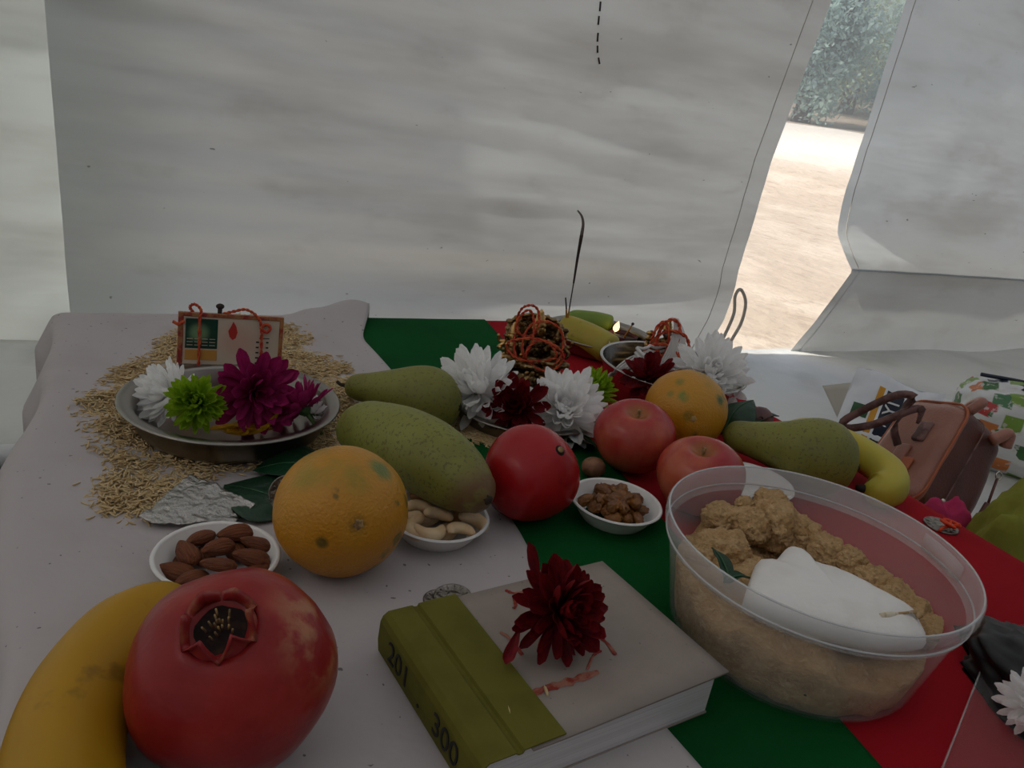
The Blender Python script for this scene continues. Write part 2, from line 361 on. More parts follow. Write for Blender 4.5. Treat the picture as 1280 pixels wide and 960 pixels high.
# ------------------------------------------------------------------ fruit
def ang(p): return math.atan2(p.y, p.x)
def orient(vf, axis, twist=0): return xf(vf, align(axis, twist).to_matrix().to_4x4())
def imgdir(x, y, dx, dy, toward):                     # world direction: dx right, dy down in the picture, toward the camera
    r = ray(x, y); a = (ray(x+1, y)-r).normalized(); b = (ray(x, y+1)-r).normalized()
    return (a*dx+b*dy-r*toward).normalized()
def fruit(name, vf, px, py, mat, label, cat, group=None, zc=None, parts=()):
    """vf already oriented about its centre; the centre goes on the line of sight, the lowest point on the cloth."""
    lo = min(p[2] for p in vf[0]); c = at(px, py, 0.04)
    for _ in range(6): c = at(px, py, top(c)-lo if zc is None else zc)
    if parts:
        t = thing(name, label, cat, c, group=group)
        mk('flesh' if name == 'x' else 'fruit_body', vf, mat, t)
        for nm, pv, pm in parts: mk(nm, pv, pm, t)
        return t
    return tag(mk(name, vf, mat, loc=c), label, cat, group)

m = Mat('pomegranate_skin', '881a1c', .30, spec=.28); m.mix(m.noise(18, .42, .66, 4), '9c2c24', .8); m.mix(m.noise(9, .58, .72, 4, (1, 1, 1), (3, 1, 2)), '7a2018', .6)
m.mix(m.mul(m.near((.036, .004, .027), .010, .034), m.noise(60, .42, .6, 4)), 'b07a55', .8); m.bump(m.noise(50, .3, .7, 3), .15, .002); M['pom'] = m.m
m = Mat('pomegranate_skin_bright', '9e1119', .26, spec=.32); m.mix(m.noise(20, .45, .7, 4), 'a82220', .6); m.mix(m.noise(45, .62, .7, 3), '7d1218', .5); M['pom2'] = m.m
m = Mat('crown_inside', '1c0d08', .95); m.mix(m.noise(90, .5, .7), '3a2214'); M['crown_in'] = m.m
m = Mat('crown_skin', '8c1c1c', .5); m.mix(m.noise(60, .45, .65), 'a86a45', .7); M['crown'] = m.m
m = Mat('dry_stem', 'a98a5a', .8); m.mix(m.noise(200, .4, .6), '5a3d22', .7); M['stem_dry'] = m.m
def pombody(Rr, sq=.95, facet=.022, seed=0):
    def fn(d):
        a = math.atan2(d.y, d.x); e = math.sqrt(max(0, 1-d.z*d.z))
        return Rr*(1+facet*e*math.cos(5*a+seed)*.6+.012*fbm(d.x*2, d.y*2, d.z*2+seed)-.15*math.exp(-((1-d.z)/.042)**3))
    return ball(5, fn, (1, 1, sq))
def crown(Rr, z0, r0, h, n=6, seed=0):
    rs = random.Random(seed); ph = [rs.uniform(.75, 1.15) for _ in range(n)]
    def tooth(a):
        s = a/(2*math.pi)*n; k = int(s) % n; return ph[k]*(1-abs(2*(s-int(s))-1)**1.1)
    def fo(t, out):
        def g(r, z, a):
            hh = h*(.22+.78*tooth(a)); return r0*(1.18-.22*math.sin(t*2.0)+.20*t*t)-(0 if out else .0022)-(.004*tooth(a)*t if n else 0), z0-.004+hh*t
        return g
    rows = []
    nn = 72
    v, f = [], []
    prof = [(i/7, True) for i in range(8)]+[(1-i/7, False) for i in range(8)]
    for t_, out in prof:
        g = fo(t_, out)
        for k in range(nn):
            a = 2*math.pi*k/nn; rr, zz = g(0, 0, a); v.append(Vector((rr*math.cos(a), rr*math.sin(a), zz)))
    for i in range(len(prof)-1):
        for k in range(nn): f.append((i*nn+k, i*nn+(k+1) % nn, (i+1)*nn+(k+1) % nn, (i+1)*nn+k))
    return v, f
Rp = .0500
ax = (imgdir(292, 838, -.13, -.42, .90)); q = align(ax, 1.9).to_matrix().to_4x4()
body = xf(pombody(Rp, .96, .03, 2), q)
cr = xf(crown(Rp, Rp*.895, .0158, .017, 6, 3), q)
fl = xf(lathe([(0, Rp*.835), (.008, Rp*.838), (.0150, Rp*.855), (.0165, Rp*.895)], 24), q)
st = merge(*[tube([(.007*math.cos(k*1.3)*((k % 3)/3+.2), .007*math.sin(k*1.3)*((k % 3)/3+.2), Rp*.87), (.008*math.cos(k*1.3)*((k % 3)/3+.25), .008*math.sin(k*1.3)*((k % 3)/3+.25), Rp*.98)], .0005, 5) for k in range(16)])
o = fruit('pomegranate', body, 292, 838, M['pom'], 'large pomegranate with open star crown facing up, in front of almond bowl', 'pomegranate', parts=[('crown', cr, M['crown']), ('crown_floor', fl, M['crown_in']), ('stamens', xf(st, q), M['stem_dry'])])
Rp = .0415
ax = imgdir(663, 592, .55, -.43, .72); q = align(ax, .4).to_matrix().to_4x4()
def p2(d):
    a = math.atan2(d.y, d.x); e = math.sqrt(max(0, 1-d.z*d.z))
    return Rp*(1+.03*e*math.cos(3*a+1)+.012*fbm(d.x*2, d.y*2, d.z*2+9)+.10*math.exp(-((1-d.z)/.06)))
body = xf(ball(5, p2, (1, 1, .97)), q)
nub = xf(lathe([(0, Rp*1.07), (.0025, Rp*1.07), (.0042, Rp*1.065), (.0048, Rp*1.04), (.004, Rp*1.0)], 20), q)
tip = xf(lathe([(0, Rp*1.12), (.002, Rp*1.115), (.0026, Rp*1.09), (.0026, Rp*1.05)], 14), q)
fruit('pomegranate', body, 663, 592, M['pom2'], 'smooth red pomegranate with stem scar showing, between the pear and raisin bowl', 'pomegranate', parts=[('stem_collar', nub, M['crown_in']), ('stem', tip, M['stem_dry'])])

def citrus(name, spots, seed, label, px, py, r, nav, extra=None):
    m = Mat(name+'_peel_%d' % seed, 'bd7c10', .42, spec=.5)
    m.mix(m.noise(9, .35, .65, 3, off=(seed, 0, 0)), 'bb8818', .7)
    m.mix(m.noise(20, .52, .70, 5, off=(0, seed, 0)), '8d7a1c', .75)
    m.mix(m.noise(36, .665, .71, 3, off=(0, seed, 4)), '4c4a14', .75)
    for (p, r0, r1, col, am) in spots: m.mix(m.mul(m.near(p, r0, r1), m.noise(70, .30, .55, 3)), col, am)
    m.bump(m.noise(420, .3, .7, 1), .35, .0008)
    def fn(d): return r*(1+.012*fbm(d.x*1.7, d.y*1.7, d.z*1.7+seed)-.03*math.exp(-(1-d.dot(nav))/.012))
    vf = ball(5, fn, (1, 1, .97))
    qm = align(nav).to_matrix().to_4x4()
    sc = xf(lathe([(0, r*.985), (.0022, r*.988), (.0034, r*.975), (.0040, r*.95)], 14, lambda rr, z, a: (rr*(1+.25*math.cos(5*a)), z)), qm)
    return fruit('orange', vf, px, py, m.m, label, 'orange', parts=[('calyx', sc, M['stem_dry'])])
nv = imgdir(427, 638, .24, .20, .95)
def sp(px, py, cx, cy, hp, r): a, b = (px-cx)/hp, (py-cy)/hp; return tuple(imgdir(cx, cy, a, b, math.sqrt(max(.02, 1-a*a-b*b)))*r)
S = lambda x, y: sp(x, y, 427, 638, 86, .0465)
citrus('near_orange', [(S(476, 586), .004, .014, '56702e', .9), (S(447, 655), .002, .0085, '4a4210', .85), (S(419, 614), .001, .004, '3f3c12', .9), (S(404, 676), .002, .006, '4a4612', .85), (S(482, 692), .001, .007, '4a5a1e', .8), (S(445, 600), .003, .016, '8a7a1a', .7), (S(380, 595), .004, .016, '93801c', .6), (S(470, 712), .002, .012, '4a5a1e', .8)], 1,
       'large yellow orange with dark blemishes, beside the almond bowl', 427, 638, .0465, nv)
nv2 = imgdir(857, 512, .18, .22, .95)
S = lambda x, y: sp(x, y, 857, 512, 54, .0450)
citrus('far_orange', [(S(855, 495), .003, .009, '6a7a22', .9), (S(901, 500), .002, .010, '35551c', .95), (S(860, 520), .002, .008, '77691a', .8), (S(850, 476), .001, .008, '66701e', .8), (S(868, 543), .001, .005, '3f3c12', .9), (S(838, 492), .001, .006, '77781e', .8)], 2,
       'yellow orange with green patches, in front of the steel bowl', 857, 512, .0450, nv2)

def apple(px, py, r, ax, label, seed):
    m = Mat('apple_skin_%d' % seed, '9c1c22', .24, spec=.4)
    m.mix(m.noise(16, .42, .68, 5, (1, 1, .5), off=(seed, 0, 0)), 'c06a48', .75); m.mix(m.noise(30, .55, .72, 4, (1, 1, .3), (seed, 2, 0)), 'a03a34', .7)
    m.mix(m.near(tuple(Vector(ax)*r*.72), .004, .019), 'a07a3a', .6)
    def prof():
        out = []
        for i in range(33):
            t = math.pi*i/32; rr = math.sin(t); z = math.cos(t)
            z = z*.90*(1-.0*rr) - .30*math.exp(-(rr/.26)**2)*(1 if z > 0 else -.55)
            rr = rr*(1+.07*math.cos(t)); out.append((rr*r, z*r))
        return out
    q = align(ax, .5).to_matrix().to_4x4()
    body = xf(lathe(prof(), 48, lambda rr, z, a: (rr*(1+.025*math.cos(5*a+seed)*(.5-.5*z/r)+.015*math.cos(2*a+seed)), z)), q)
    stem = xf(tube(spline([(0, 0, r*.55), (.0005, 0, r*.66), (.002, .001, r*.79)], 8), lambda t: .0013+.0006*t, 8), q)
    fruit('apple', body, px, py, m.m, label, 'apple', parts=[('stem', stem, M['stem_dry'])])
apple(793, 546, .0405, imgdir(793, 546, .12, -.78, .60), 'rosy red apple leaning on the yellow orange by the white flower', 1)
apple(875, 596, .0400, imgdir(875, 596, .10, -.80, .58), 'red apple between the raisin bowl and the green pear', 2)

m = Mat('pear_skin', '7c7c34', .5, spec=.4); m.mix(m.noise(16, .42, .66, 4), '6a6a2a', .8); m.mix(m.noise(330, .57, .66, 2), '565028', .7)
m.mix(m.noise(10, .60, .74, 3, off=(4, 1, 0)), '6a5a2c', .6); M['pear'] = m.m
m = Mat('pear_skin_russet', '808238', .5, spec=.4); m.mix(m.noise(16, .42, .66, 4), '6e6e2c', .8); m.mix(m.noise(330, .56, .64, 2), '595028', .7)
m.mix(m.mul(m.near(tuple((at(612, 626, .054)-at(434, 530, .036))*.5+Vector((0, 0, -.008))), .020, .042), m.noise(30, .34, .52, 4)), '6b4a30', .9); M['pear2'] = m.m
m = Mat('pear_stem', '2e2216', .8); M['pear_stem'] = m.m
def pear(ends, prof, mat, label, bend=.0, zt=(0, 0), seed=0, stemat=1, bdir=None):
    """a lathe about the line between two points, bent sideways"""
    a, b = ends; ax = b-a; L = ax.length; t = ax/L; side = (bdir or Vector((0, 0, 1))); side = (side-t*side.dot(t)).normalized(); oth = t.cross(side)
    mid = (a+b)/2; n, k_ = 40, 36; v, f = [], []
    for i in range(n+1):
        s = i/n; s2 = .5-.5*math.cos(math.pi*s); r = interp_s(prof, s2)
        c = a+ax*s2+side*bend*math.sin(math.pi*s2)-mid
        for j in range(k_):
            an = 2*math.pi*j/k_; d = side*math.cos(an)+oth*math.sin(an)
            v.append(c+d*r*(1+.025*fbm(d.x*1.5+seed, d.y*1.5, s2*2)))
    for i in range(n):
        for j in range(k_): f.append((i*k_+j, i*k_+(j+1) % k_, (i+1)*k_+(j+1) % k_, (i+1)*k_+j))
    th = thing('pear', label, 'pear', mid); mk('fruit_body', (v, f), mat, th)
    e, dr = (a-mid, -t) if stemat == 0 else (b-mid, t)
    mk('stem', tube(spline([e-dr*.004, e+dr*.004, e+dr*.009+side*.003], 8), lambda q: .0022-.0006*q, 8), M['pear_stem'], th)
    o2 = a-mid if stemat else b-mid; dr2 = -t if stemat else t
    mk('blossom_end', xf(lathe([(0, .0005), (.002, .0008), (.0038, -.0012), (.004, -.005)], 12, lambda r, z, an: (r*(1+.25*math.cos(5*an)), z)), Matrix.Translation(o2) @ align(dr2).to_matrix().to_4x4()), M['pear_stem'], th)
    lo = min((q.z+mid.z) for q in v); return th, lo
def interp_s(prof, x):
    xs = [p[0] for p in prof]; k = max(i for i in range(len(xs)) if xs[i] <= x+1e-9); k = min(k, len(xs)-2)
    p0, p1, p2_, p3 = prof[max(k-1, 0)][1], prof[k][1], prof[k+1][1], prof[min(k+2, len(prof)-1)][1]
    t = (x-xs[k])/(xs[k+1]-xs[k]); r = .5*((2*p1)+(p2_-p0)*t+(2*p0-5*p1+4*p2_-p3)*t*t+(3*p1-p0-3*p2_+p3)*t**3)
    return max(0.0001, r if 0 < k < len(prof)-2 else p1+(p2_-p1)*math.sin(t*math.pi/2) if k == 0 else p1+(p2_-p1)*(1-math.cos(t*math.pi/2)))
def settle(th_lo, z):
    th, lo = th_lo; th.location.z += z-lo; return th
P1 = [(0, 0), (.10, .0230), (.25, .0285), (.45, .0310), (.65, .0310), (.82, .0262), (.93, .0170), (1, 0)]
pear((at(434, 530, .036), at(612, 626, .054)), P1, M['pear2'], 'long green pear with russet end lying over the cashew bowl', .010, seed=1, stemat=0)
P2 = [(0, 0), (.08, .0125), (.22, .0165), (.40, .0225), (.62, .0310), (.80, .0320), (.92, .0225), (1, 0)]
settle(pear((at(430, 489, .020), at(575, 517, .030)), P2, M['pear'], 'dark green pear lying behind the long pear beside the plate rim', 0.004, seed=4, stemat=0), ZG+.002)
P3 = [(0, 0), (.08, .0150), (.22, .0190), (.42, .0260), (.65, .0375), (.83, .0370), (.94, .0245), (1, 0)]
settle(pear((at(900, 549, .026), at(1071, 593, .037)), P3, M['pear'], 'plump green pear lying against the banana behind the food tub', .002, seed=7, stemat=0), ZG+.002)

def banana(name, pts, rad, mat, label, cat='banana', n=48, tipm=None, stemr=.005, group=None, par=None):
    ps = spline(pts, n); c = ps[len(ps)//2].copy()
    def rf(t): return rad*min(1, (.30+.70*math.sin(min(1, t/.22)*math.pi/2)))*min(1, .26+.74*math.sin(min(1, (1-t)/.20)*math.pi/2))
    th = thing(name, label, cat, (c.x, c.y, 0), group=group) if par is None else par
    off = Vector((c.x, c.y, 0))
    mk('peel', tube([p-off for p in ps], rf, 20, sq=lambda a: 1+.035*math.cos(5*a)), mat, th)
    for nm, p, q in (('stem', ps[0], ps[1]), ('tip', ps[-1], ps[-2])):
        d = (p-q).normalized(); l = .008 if nm == 'tip' else .022
        mk(nm, tube([p-off-d*.003, p-off+d*l*.5, p-off+d*l], lambda t: rad*(.26-.10*t), 10), tipm if nm == 'tip' else mat, th)
    return th
m = Mat('banana_peel', 'b8a432', .5, spec=.4); m.mix(m.noise(10, .38, .62, 3), 'a8a238', .8); m.mix(m.noise(26, .64, .72, 4), '5e4a1c', .6); M['banana'] = m.m
m = Mat('banana_tip', '241a10', .9); M['btip'] = m.m
bz = .021
banana('banana', [at(968, 540, .020), at(1010, 541, .030), at(1062, 560, .032), at(1103, 586, .030), at(1113, 606, .026), at(1098, 614, .022), at(1080, 611, .022)], .0185, M['banana'], 'curved yellow banana hooked around the plump pear', tipm=M['btip'])
m = Mat('ripe_banana_peel', 'b28414', .5, spec=.25); m.mix(m.noise(9, .38, .62, 3), 'aa8016', .8); m.mix(m.noise(30, .60, .70, 4, off=(2, 2, 0)), '6e4e16', .6); M['ripe'] = m.m
th = banana('banana', [at(248, 782, .024), at(208, 779, .029), at(160, 798, .031), at(112, 856, .030), at(84, 930, .030), at(78, 1010, .032), at(97, 1090, .036)], .0252, M['ripe'], 'large ripe yellow banana lying beside the crowned pomegranate', tipm=M['btip'])

# ------------------------------------------------------------------ bowls and what is in them
def bowlshape(r, h, rb, lip=.003, th=.0010):
    pr = [(0, 0), (rb, 0), (rb+.001, .0006)]
    for i in range(1, 7): t = i/6; pr.append((rb+(r-lip*.6-rb)*t**.82, h*t))
    pr += [(r-.0004, h+.0008), (r, h), (r-.0003, h-.0015), (r-.0012, h-.0012)][:2]
    pr += [(r-lip*.3, h+.0016), (r-lip, h+.0010)]
    for i in range(6, -1, -1): t = i/6; pr.append((rb+(r-lip*.6-rb)*t**.82-th*1.6, max(h*t, th)))
    pr.append((0, th)); return lathe(pr, 56)
BOWLZ = .0175
def paperbowl(px, py, label, r=.0413, zr=.022, name='paper_bowl'):
    c = at(px, py, zr); c.z = top(c)
    return tag(mk(name, bowlshape(r, BOWLZ, r*.64), M['paper'], loc=c), label, 'bowl', None), c
b_al, c_al = paperbowl(271, 696, 'small white paper bowl holding almonds')
b_ca, c_ca = paperbowl(547, 645, 'small white paper bowl holding cashews')
b_ra, c_ra = paperbowl(770, 626, 'small white paper bowl holding raisins on the green cloth')
b_em, c_em = paperbowl(940, 601, 'white paper bowl behind the food tub beside the red apple')

m = Mat('almond_skin', '7a4426', .62, spec=.3); m.mix(m.noise(40, .42, .62, 4, (1, 6, 6)), '5e3019', .85); m.bump(m.noise(120, .3, .7, 3, (.35, 5, 5)), .8, .0014); M['almond'] = m.m
def almondmesh(seed):
    def fn(d): return 1+.03*fbm(d.x*2, d.y*2, d.z*2+seed)
    v, f = ball(3, fn); out = []
    for p in v:
        x = p.x; w_ = (1-.30*x)*(1 if x < .3 else 1-.35*(x-.3)); out.append(Vector((x*.0118, p.y*.0068*w_, p.z*.0042*(1-.15*x))))
    return out, f
AM = [mk('almond', almondmesh(k), M['almond']).data for k in range(3)]
for o in [o for o in C.objects if o.name.startswith('almond')]: bpy.data.objects.remove(o)
def put(me, name, p, rz, tilt, label, cat, group, sc=1, roll=0):
    o = bpy.data.objects.new(name, me); C.objects.link(o); o.location = p
    o.rotation_euler = (roll, tilt, rz); o.scale = (sc,)*3; return tag(o, label, cat, group)
def pxang(px, py, deg, z):                            # direction in the table plane that looks like this angle in the picture
    a, b = at(px, py, z), at(px+10*math.cos(R(deg)), py+10*math.sin(R(deg)), z); return math.atan2(b.y-a.y, b.x-a.x)
K = lambda x, y: (140+x*.328125, 540+y*.328125)
for i, (x, y, dg, z, lb) in enumerate(((335, 405, -25, .026, 0), (285, 458, 50, .027, 0), (245, 532, 10, .022, 0), (402, 440, -15, .029, 0), (470, 385, -8, .028, 0), (553, 425, 10, .026, 0), (405, 505, 8, .031, 0), (530, 478, 5, .028, 0), (305, 560, -20, .024, 0),
                                       (450, 560, 20, .026, 0), (540, 540, -30, .023, 0), (370, 590, 40, .020, 0), (350, 470, 80, .018, 0), (470, 450, 60, .019, 0), (250, 490, 70, .015, 0), (560, 490, 70, .016, 0), (430, 400, 40, .017, 0))):
    px, py = K(x, y); z -= .0065; p = at(px, py, z)
    put(AM[i % 3], 'almond', p, pxang(px, py, dg, z)+math.pi, random.uniform(-.2, .2), 'brown almond in the white paper bowl', 'almond', 'almonds in the paper bowl', random.uniform(1.0, 1.12), random.uniform(-.35, .35))
m = Mat('cashew_cream', 'dfc49c', .5, spec=.35); m.mix(m.noise(60, .4, .66, 3), 'd0ac80', .8); M['cashew'] = m.m
m = Mat('cashew_toasted', 'ab7f56', .5, spec=.35); m.mix(m.noise(60, .4, .66, 3), '96683f', .8); M['cashew2'] = m.m
def cashewmesh(seed):
    rs = random.Random(seed); pts = []
    for i in range(13):
        a = R(-105+210*i/12); pts.append((.0078*math.cos(a), .0086*math.sin(a), 0))
    v, f = tube(pts, lambda t: .0049*math.sqrt(max(.03, 1-abs(2*t-1)**2.6))*(.92+.25*(1-t)*t*2), 14)
    return [Vector((p.x-.004, p.y, p.z*.92+.0006*fbm(p.x*90, p.y*90, seed))) for p in v], f
CM = []
for k in range(2):
    for mt in ('cashew', 'cashew2'):
        o = mk('x', cashewmesh(k), M[mt]); CM.append(o.data); bpy.data.objects.remove(o)
K = lambda x, y: (420+x*.34375, 450+y*.34375)
for i, (x, y, dg, z, ty) in enumerate(((300, 488, 100, .026, 1), (348, 500, -80, .026, 1), (310, 540, -60, .029, 0), (372, 562, -100, .032, 0), (292, 618, 170, .029, 0), (340, 622, 80, .031, 0), (452, 618, -120, .031, 0), (502, 585, -60, .029, 0), (412, 520, -60, .027, 1), (278, 578, 0, .027, 0), (440, 560, 30, .022, 1), (400, 625, 10, .021, 0), (470, 520, 0, .020, 1), (330, 570, 40, .019, 0), (250, 600, 0, .020, 0))):
    px, py = K(x, y); z -= .0060; put(CM[ty+2*(i % 2)], 'cashew', at(px, py, z), pxang(px, py, dg, z), random.uniform(-.3, .3), 'pale cashew nut in the white paper bowl' if ty == 0 else 'toasted brown cashew nut in the white paper bowl', 'cashew', 'cashews in the paper bowl', random.uniform(.98, 1.12), random.uniform(-.4, .4))
m = Mat('raisin', '70441c', .4, spec=.5); m.mix(m.noise(70, .4, .62, 3), '94602a', .8); m.bump(m.noise(260, .3, .7, 3), .6, .001); M['raisin'] = m.m
RM = []
for k in range(4):
    o = mk('x', ball(3, lambda d: 1+.34*fbm(d.x*1.0, d.y*3.6, d.z*3.6+k*5)+.08*fbm(d.x*6, d.y*6, d.z*6), (.0092, .0056, .0048)), M['raisin']); RM.append(o.data); bpy.data.objects.remove(o)
rs = random.Random(5)
for i in range(34):
    if i < 20: rr, a, z = .027*math.sqrt((i+.5)/20), i*2.4, .0205+.003*rs.random()
    else: rr, a, z = .018*math.sqrt((i-19.5)/14), i*2.4+.7, .0275+.003*rs.random()
    put(RM[i % 4], 'raisin', c_ra+Vector((rr*math.cos(a), rr*math.sin(a), z-.0080)), rs.uniform(0, 6), rs.uniform(-.4, .4), 'wrinkled golden brown raisin in the white paper bowl', 'raisin', 'raisins in the paper bowl', rs.uniform(.85, 1.1), rs.uniform(0, 3))
m = Mat('areca_nut', '8a5f42', .6); m.mix(m.noise(80, .4, .6, 4), '6c452e'); M['areca'] = m.m
c = at(741, 588, .011); o = mk('areca_nut', ball(3, lambda d: .0118*(1+.04*fbm(d.x*2, d.y*2, d.z*2)), (1, .95, .88)), M['areca'], loc=(c.x, c.y, top(c)+.0104)); tag(o, 'small round brown areca nut behind the raisin bowl', 'nut')

# ------------------------------------------------------------------ steel plates
def plate(c, r, h, rb, label, name='steel_plate', mat='steel', lipw=.0125):
    pr = [(0, .0008), (rb-.002, .0008), (rb+.002, .002), (rb+.005, .006), (r-lipw, h-.003), (r-lipw+.001, h-.0012), (r-.0012, h), (r, h-.0008), (r-.0012, h-.0022), (r-lipw-.0012, h-.0052)]
    outer = [(0, 0), (rb, 0), (rb+.004, .002), (rb+.0068, .006), (r-lipw-.0006+.001, h-.0048), (r-.0014, h-.0022), (r, h-.001)]
    inner = [(r-.0014, h), (r-lipw+.001, h-.0016), (r-lipw-.0012, h-.0040), (rb+.0050, .0070), (rb+.002, .0030), (rb-.002, .0016), (0, .0014)]
    return tag(mk(name, lathe(outer+inner, 72), M[mat], loc=c), label, 'plate')
pl1 = at(291, 500, .037); pl1.z = ZW+.006; plate(pl1, .0975, .028, .076, 'deep steel plate on the rice, holding the framed card and flowers')
pl2 = at(655, 503, .022); pl2.z = ZG+.003; plate(pl2, .090, .020, .072, 'shallow steel plate under the white flowers and brass idol')
pl3 = at(750, 420, .022); pl3.z = ZG+.002; plate(pl3, .084, .024, .068, 'steel plate holding the oil lamp and incense banana')
cb = at(839, 465, .040); cb.z = ZG+.002
tag(mk('steel_bowl', bowlshape(.094, .044, .076, .004, .0011), M['steel_bright'], loc=cb), 'bright steel bowl with white thread and a small idol', 'bowl')

# ------------------------------------------------------------------ rice
m = Mat('rice', 'cdb588', .5, spec=.35); m.mix(m.noise(120, .4, .6, 2), 'bb9c6c', .7); M['rice'] = m.m
def inpoly(x, y, P):
    c = False; j = len(P)-1
    for i in range(len(P)):
        if (P[i][1] > y) != (P[j][1] > y) and x < (P[j][0]-P[i][0])*(y-P[i][1])/(P[j][1]-P[i][1])+P[i][0]: c = not c
        j = i
    return c
def grainmesh():
    v = [(-1, 0, 0)]
    for x, r in ((-.6, .8), (.1, 1), (.65, .75)):
        for k in range(4): v.append((x, r*math.cos(k*1.5708+.4), r*math.sin(k*1.5708+.4)))
    v.append((1, 0, 0)); f = [(0, 1+(k+1) % 4, 1+k) for k in range(4)]
    for j in range(2):
        for k in range(4): f.append((1+4*j+k, 1+4*j+(k+1) % 4, 5+4*j+(k+1) % 4, 5+4*j+k))
    f += [(9+k, 9+(k+1) % 4, 13) for k in range(4)]
    return np.array(v), f
GV, GF = grainmesh()
def ricebed(poly, n, zb, hmax, name, label, keep=None):
    xs = [p[0] for p in poly]; ys = [p[1] for p in poly]
    W = [at(x, y, zb) for x, y in poly]; wp = [(p.x, p.y) for p in W]
    lo = (min(p[0] for p in wp), min(p[1] for p in wp)); hi = (max(p[0] for p in wp), max(p[1] for p in wp))
    vs_, fs = [], []; cnt = 0
    while cnt < n:
        x, y = rng.uniform(lo[0]-.01, hi[0]+.01), rng.uniform(lo[1]-.01, hi[1]+.01)
        jx, jy = x+rng.normal()*.007, y+rng.normal()*.007
        if not inpoly(jx, jy, wp): continue
        if keep and not keep(x, y): continue
        den = fbm(x*26, y*26, 5); 
        if rng.random() > .85+den: continue
        z = zb+.0012+hmax*rng.random()**1.5*max(.1, .6+den)
        a = rng.uniform(0, 6.283); b = rng.normal()*.18; ca, sa, cb_, sb_ = math.cos(a), math.sin(a), math.cos(b), math.sin(b)
        L = rng.uniform(.0036, .0046); Rm = np.array([[ca*cb_, -sa, ca*sb_], [sa*cb_, ca, sa*sb_], [-sb_, 0, cb_]])
        vs_.append((GV*[L, .00085, .00085])@Rm.T+[x, y, z]); k = cnt*14; fs += [tuple(i+k for i in q) for q in GF]; cnt += 1
    c = np.mean([[p.x, p.y, 0] for p in W], 0)
    o = mk(name, ((np.concatenate(vs_)-c).tolist(), fs), M['rice'], loc=c); return tag(o, label, 'rice', kind='stuff')
RP = [(108, 505), (135, 478), (185, 448), (210, 425), (235, 408), (300, 398), (350, 408), (385, 420), (398, 440), (432, 462), (440, 500), (445, 550), (400, 572), (340, 580), (290, 590), (250, 600), (225, 640), (175, 652), (122, 640), (122, 610), (150, 590), (128, 560), (108, 530)]
ricebed(RP, 17000, ZW, .0060, 'rice_bed', 'bed of loose golden rice grains spread around the deep plate', lambda x, y: math.hypot(x-pl1.x, y-pl1.y) > .075)
ricebed([(560, 520), (600, 520), (640, 540), (625, 560), (590, 548), (575, 540)], 700, ZG+.002, .003, 'rice_patch', 'small patch of rice between the long pear and shallow plate', lambda x, y: math.hypot(x-pl2.x, y-pl2.y) > .075)
gm = mk('x', ([tuple(p*[.0040, .0009, .0009]) for p in GV], GF), M['rice']); GRAIN = gm.data; bpy.data.objects.remove(gm)
M['rice_white'] = Mat('rice_white', 'd8d2c2', .5).m
for (x, y, dg) in ((549, 466, 0), (556, 468, 20), (562, 467, -15), (545, 469, 40), (553, 464, 80)):
    c = at(x, y, ZG+.003); put(GRAIN, 'rice_grain', Vector((c.x, c.y, top(c)+.0013)), pxang(x, y, dg, 0), 0, 'loose rice grain on the green cloth behind the pears', 'rice grain', 'loose grains on the green cloth')

# ------------------------------------------------------------------ flowers
def petalmesh(w_, cup, curl, tip, nx=8):
    def fn(a, b):
        x = b; base = .35+.65*math.sin(min(1, x/.70)*math.pi/2)
        wid = w_*base*(1 if x < .70 else math.sqrt(max(.0, 1-((x-.70)/.305)**tip)))
        s = (2*a-1); return Vector((x, s*wid, cup*wid*s*s*1.6+curl*x*x*x+.015*math.sin(x*7)*s))
    return grid(4, nx, fn)
def petalset(name, mat, w_, cup, curl, tip):
    out = []
    for k in range(3):
        o = mk(name, petalmesh(w_*(1+.12*(k-1)), cup*(1+.3*(k-1)), curl+.10*(k-1), tip), mat); out.append(o.data); bpy.data.objects.remove(o)
    return out
def petmat(name, col, col2, tr=.25, rough=.6):
    m = Mat(name, col, rough, spec=.25); m.mix(m.noise(5, .38, .66, 3, (.6, 4, 4)), col2, .9); m.translucent(tr); return m.m
M['white_petal'] = petmat('white_petal', 'ffffff', 'faf8f4', .52); M['green_petal'] = petmat('green_petal', 'a0c030', '86ac20', .4)
M['magenta_petal'] = petmat('magenta_petal', 'a82464', '8c1a52', .25); M['red_petal'] = petmat('red_petal', '7a0a14', '55060e', .12)
M['yellow_petal'] = petmat('yellow_petal', 'd6a81c', 'b98a14'); M['stalk'] = Mat('stalk', '3f5a22', .6).m
M['white_heart'] = Mat('white_heart', 'c9c6a6', .8).m; M['dark_heart'] = Mat('dark_heart', '3a0a10', .9).m
M['leafy_calyx'] = Mat('calyx_green', '2e4a1e', .7).m
PS = {'white': petalset('petal', M['white_petal'], .125, .55, .30, 1.9), 'green': petalset('petal', M['green_petal'], .125, .6, .34, 1.5),
      'magenta': petalset('petal', M['magenta_petal'], .145, .35, .16, 2.2), 'red': petalset('petal', M['red_petal'], .17, .5, .25, 2.2), 'yellow': petalset('petal', M['yellow_petal'], .24, .4, .2, 2.2)}
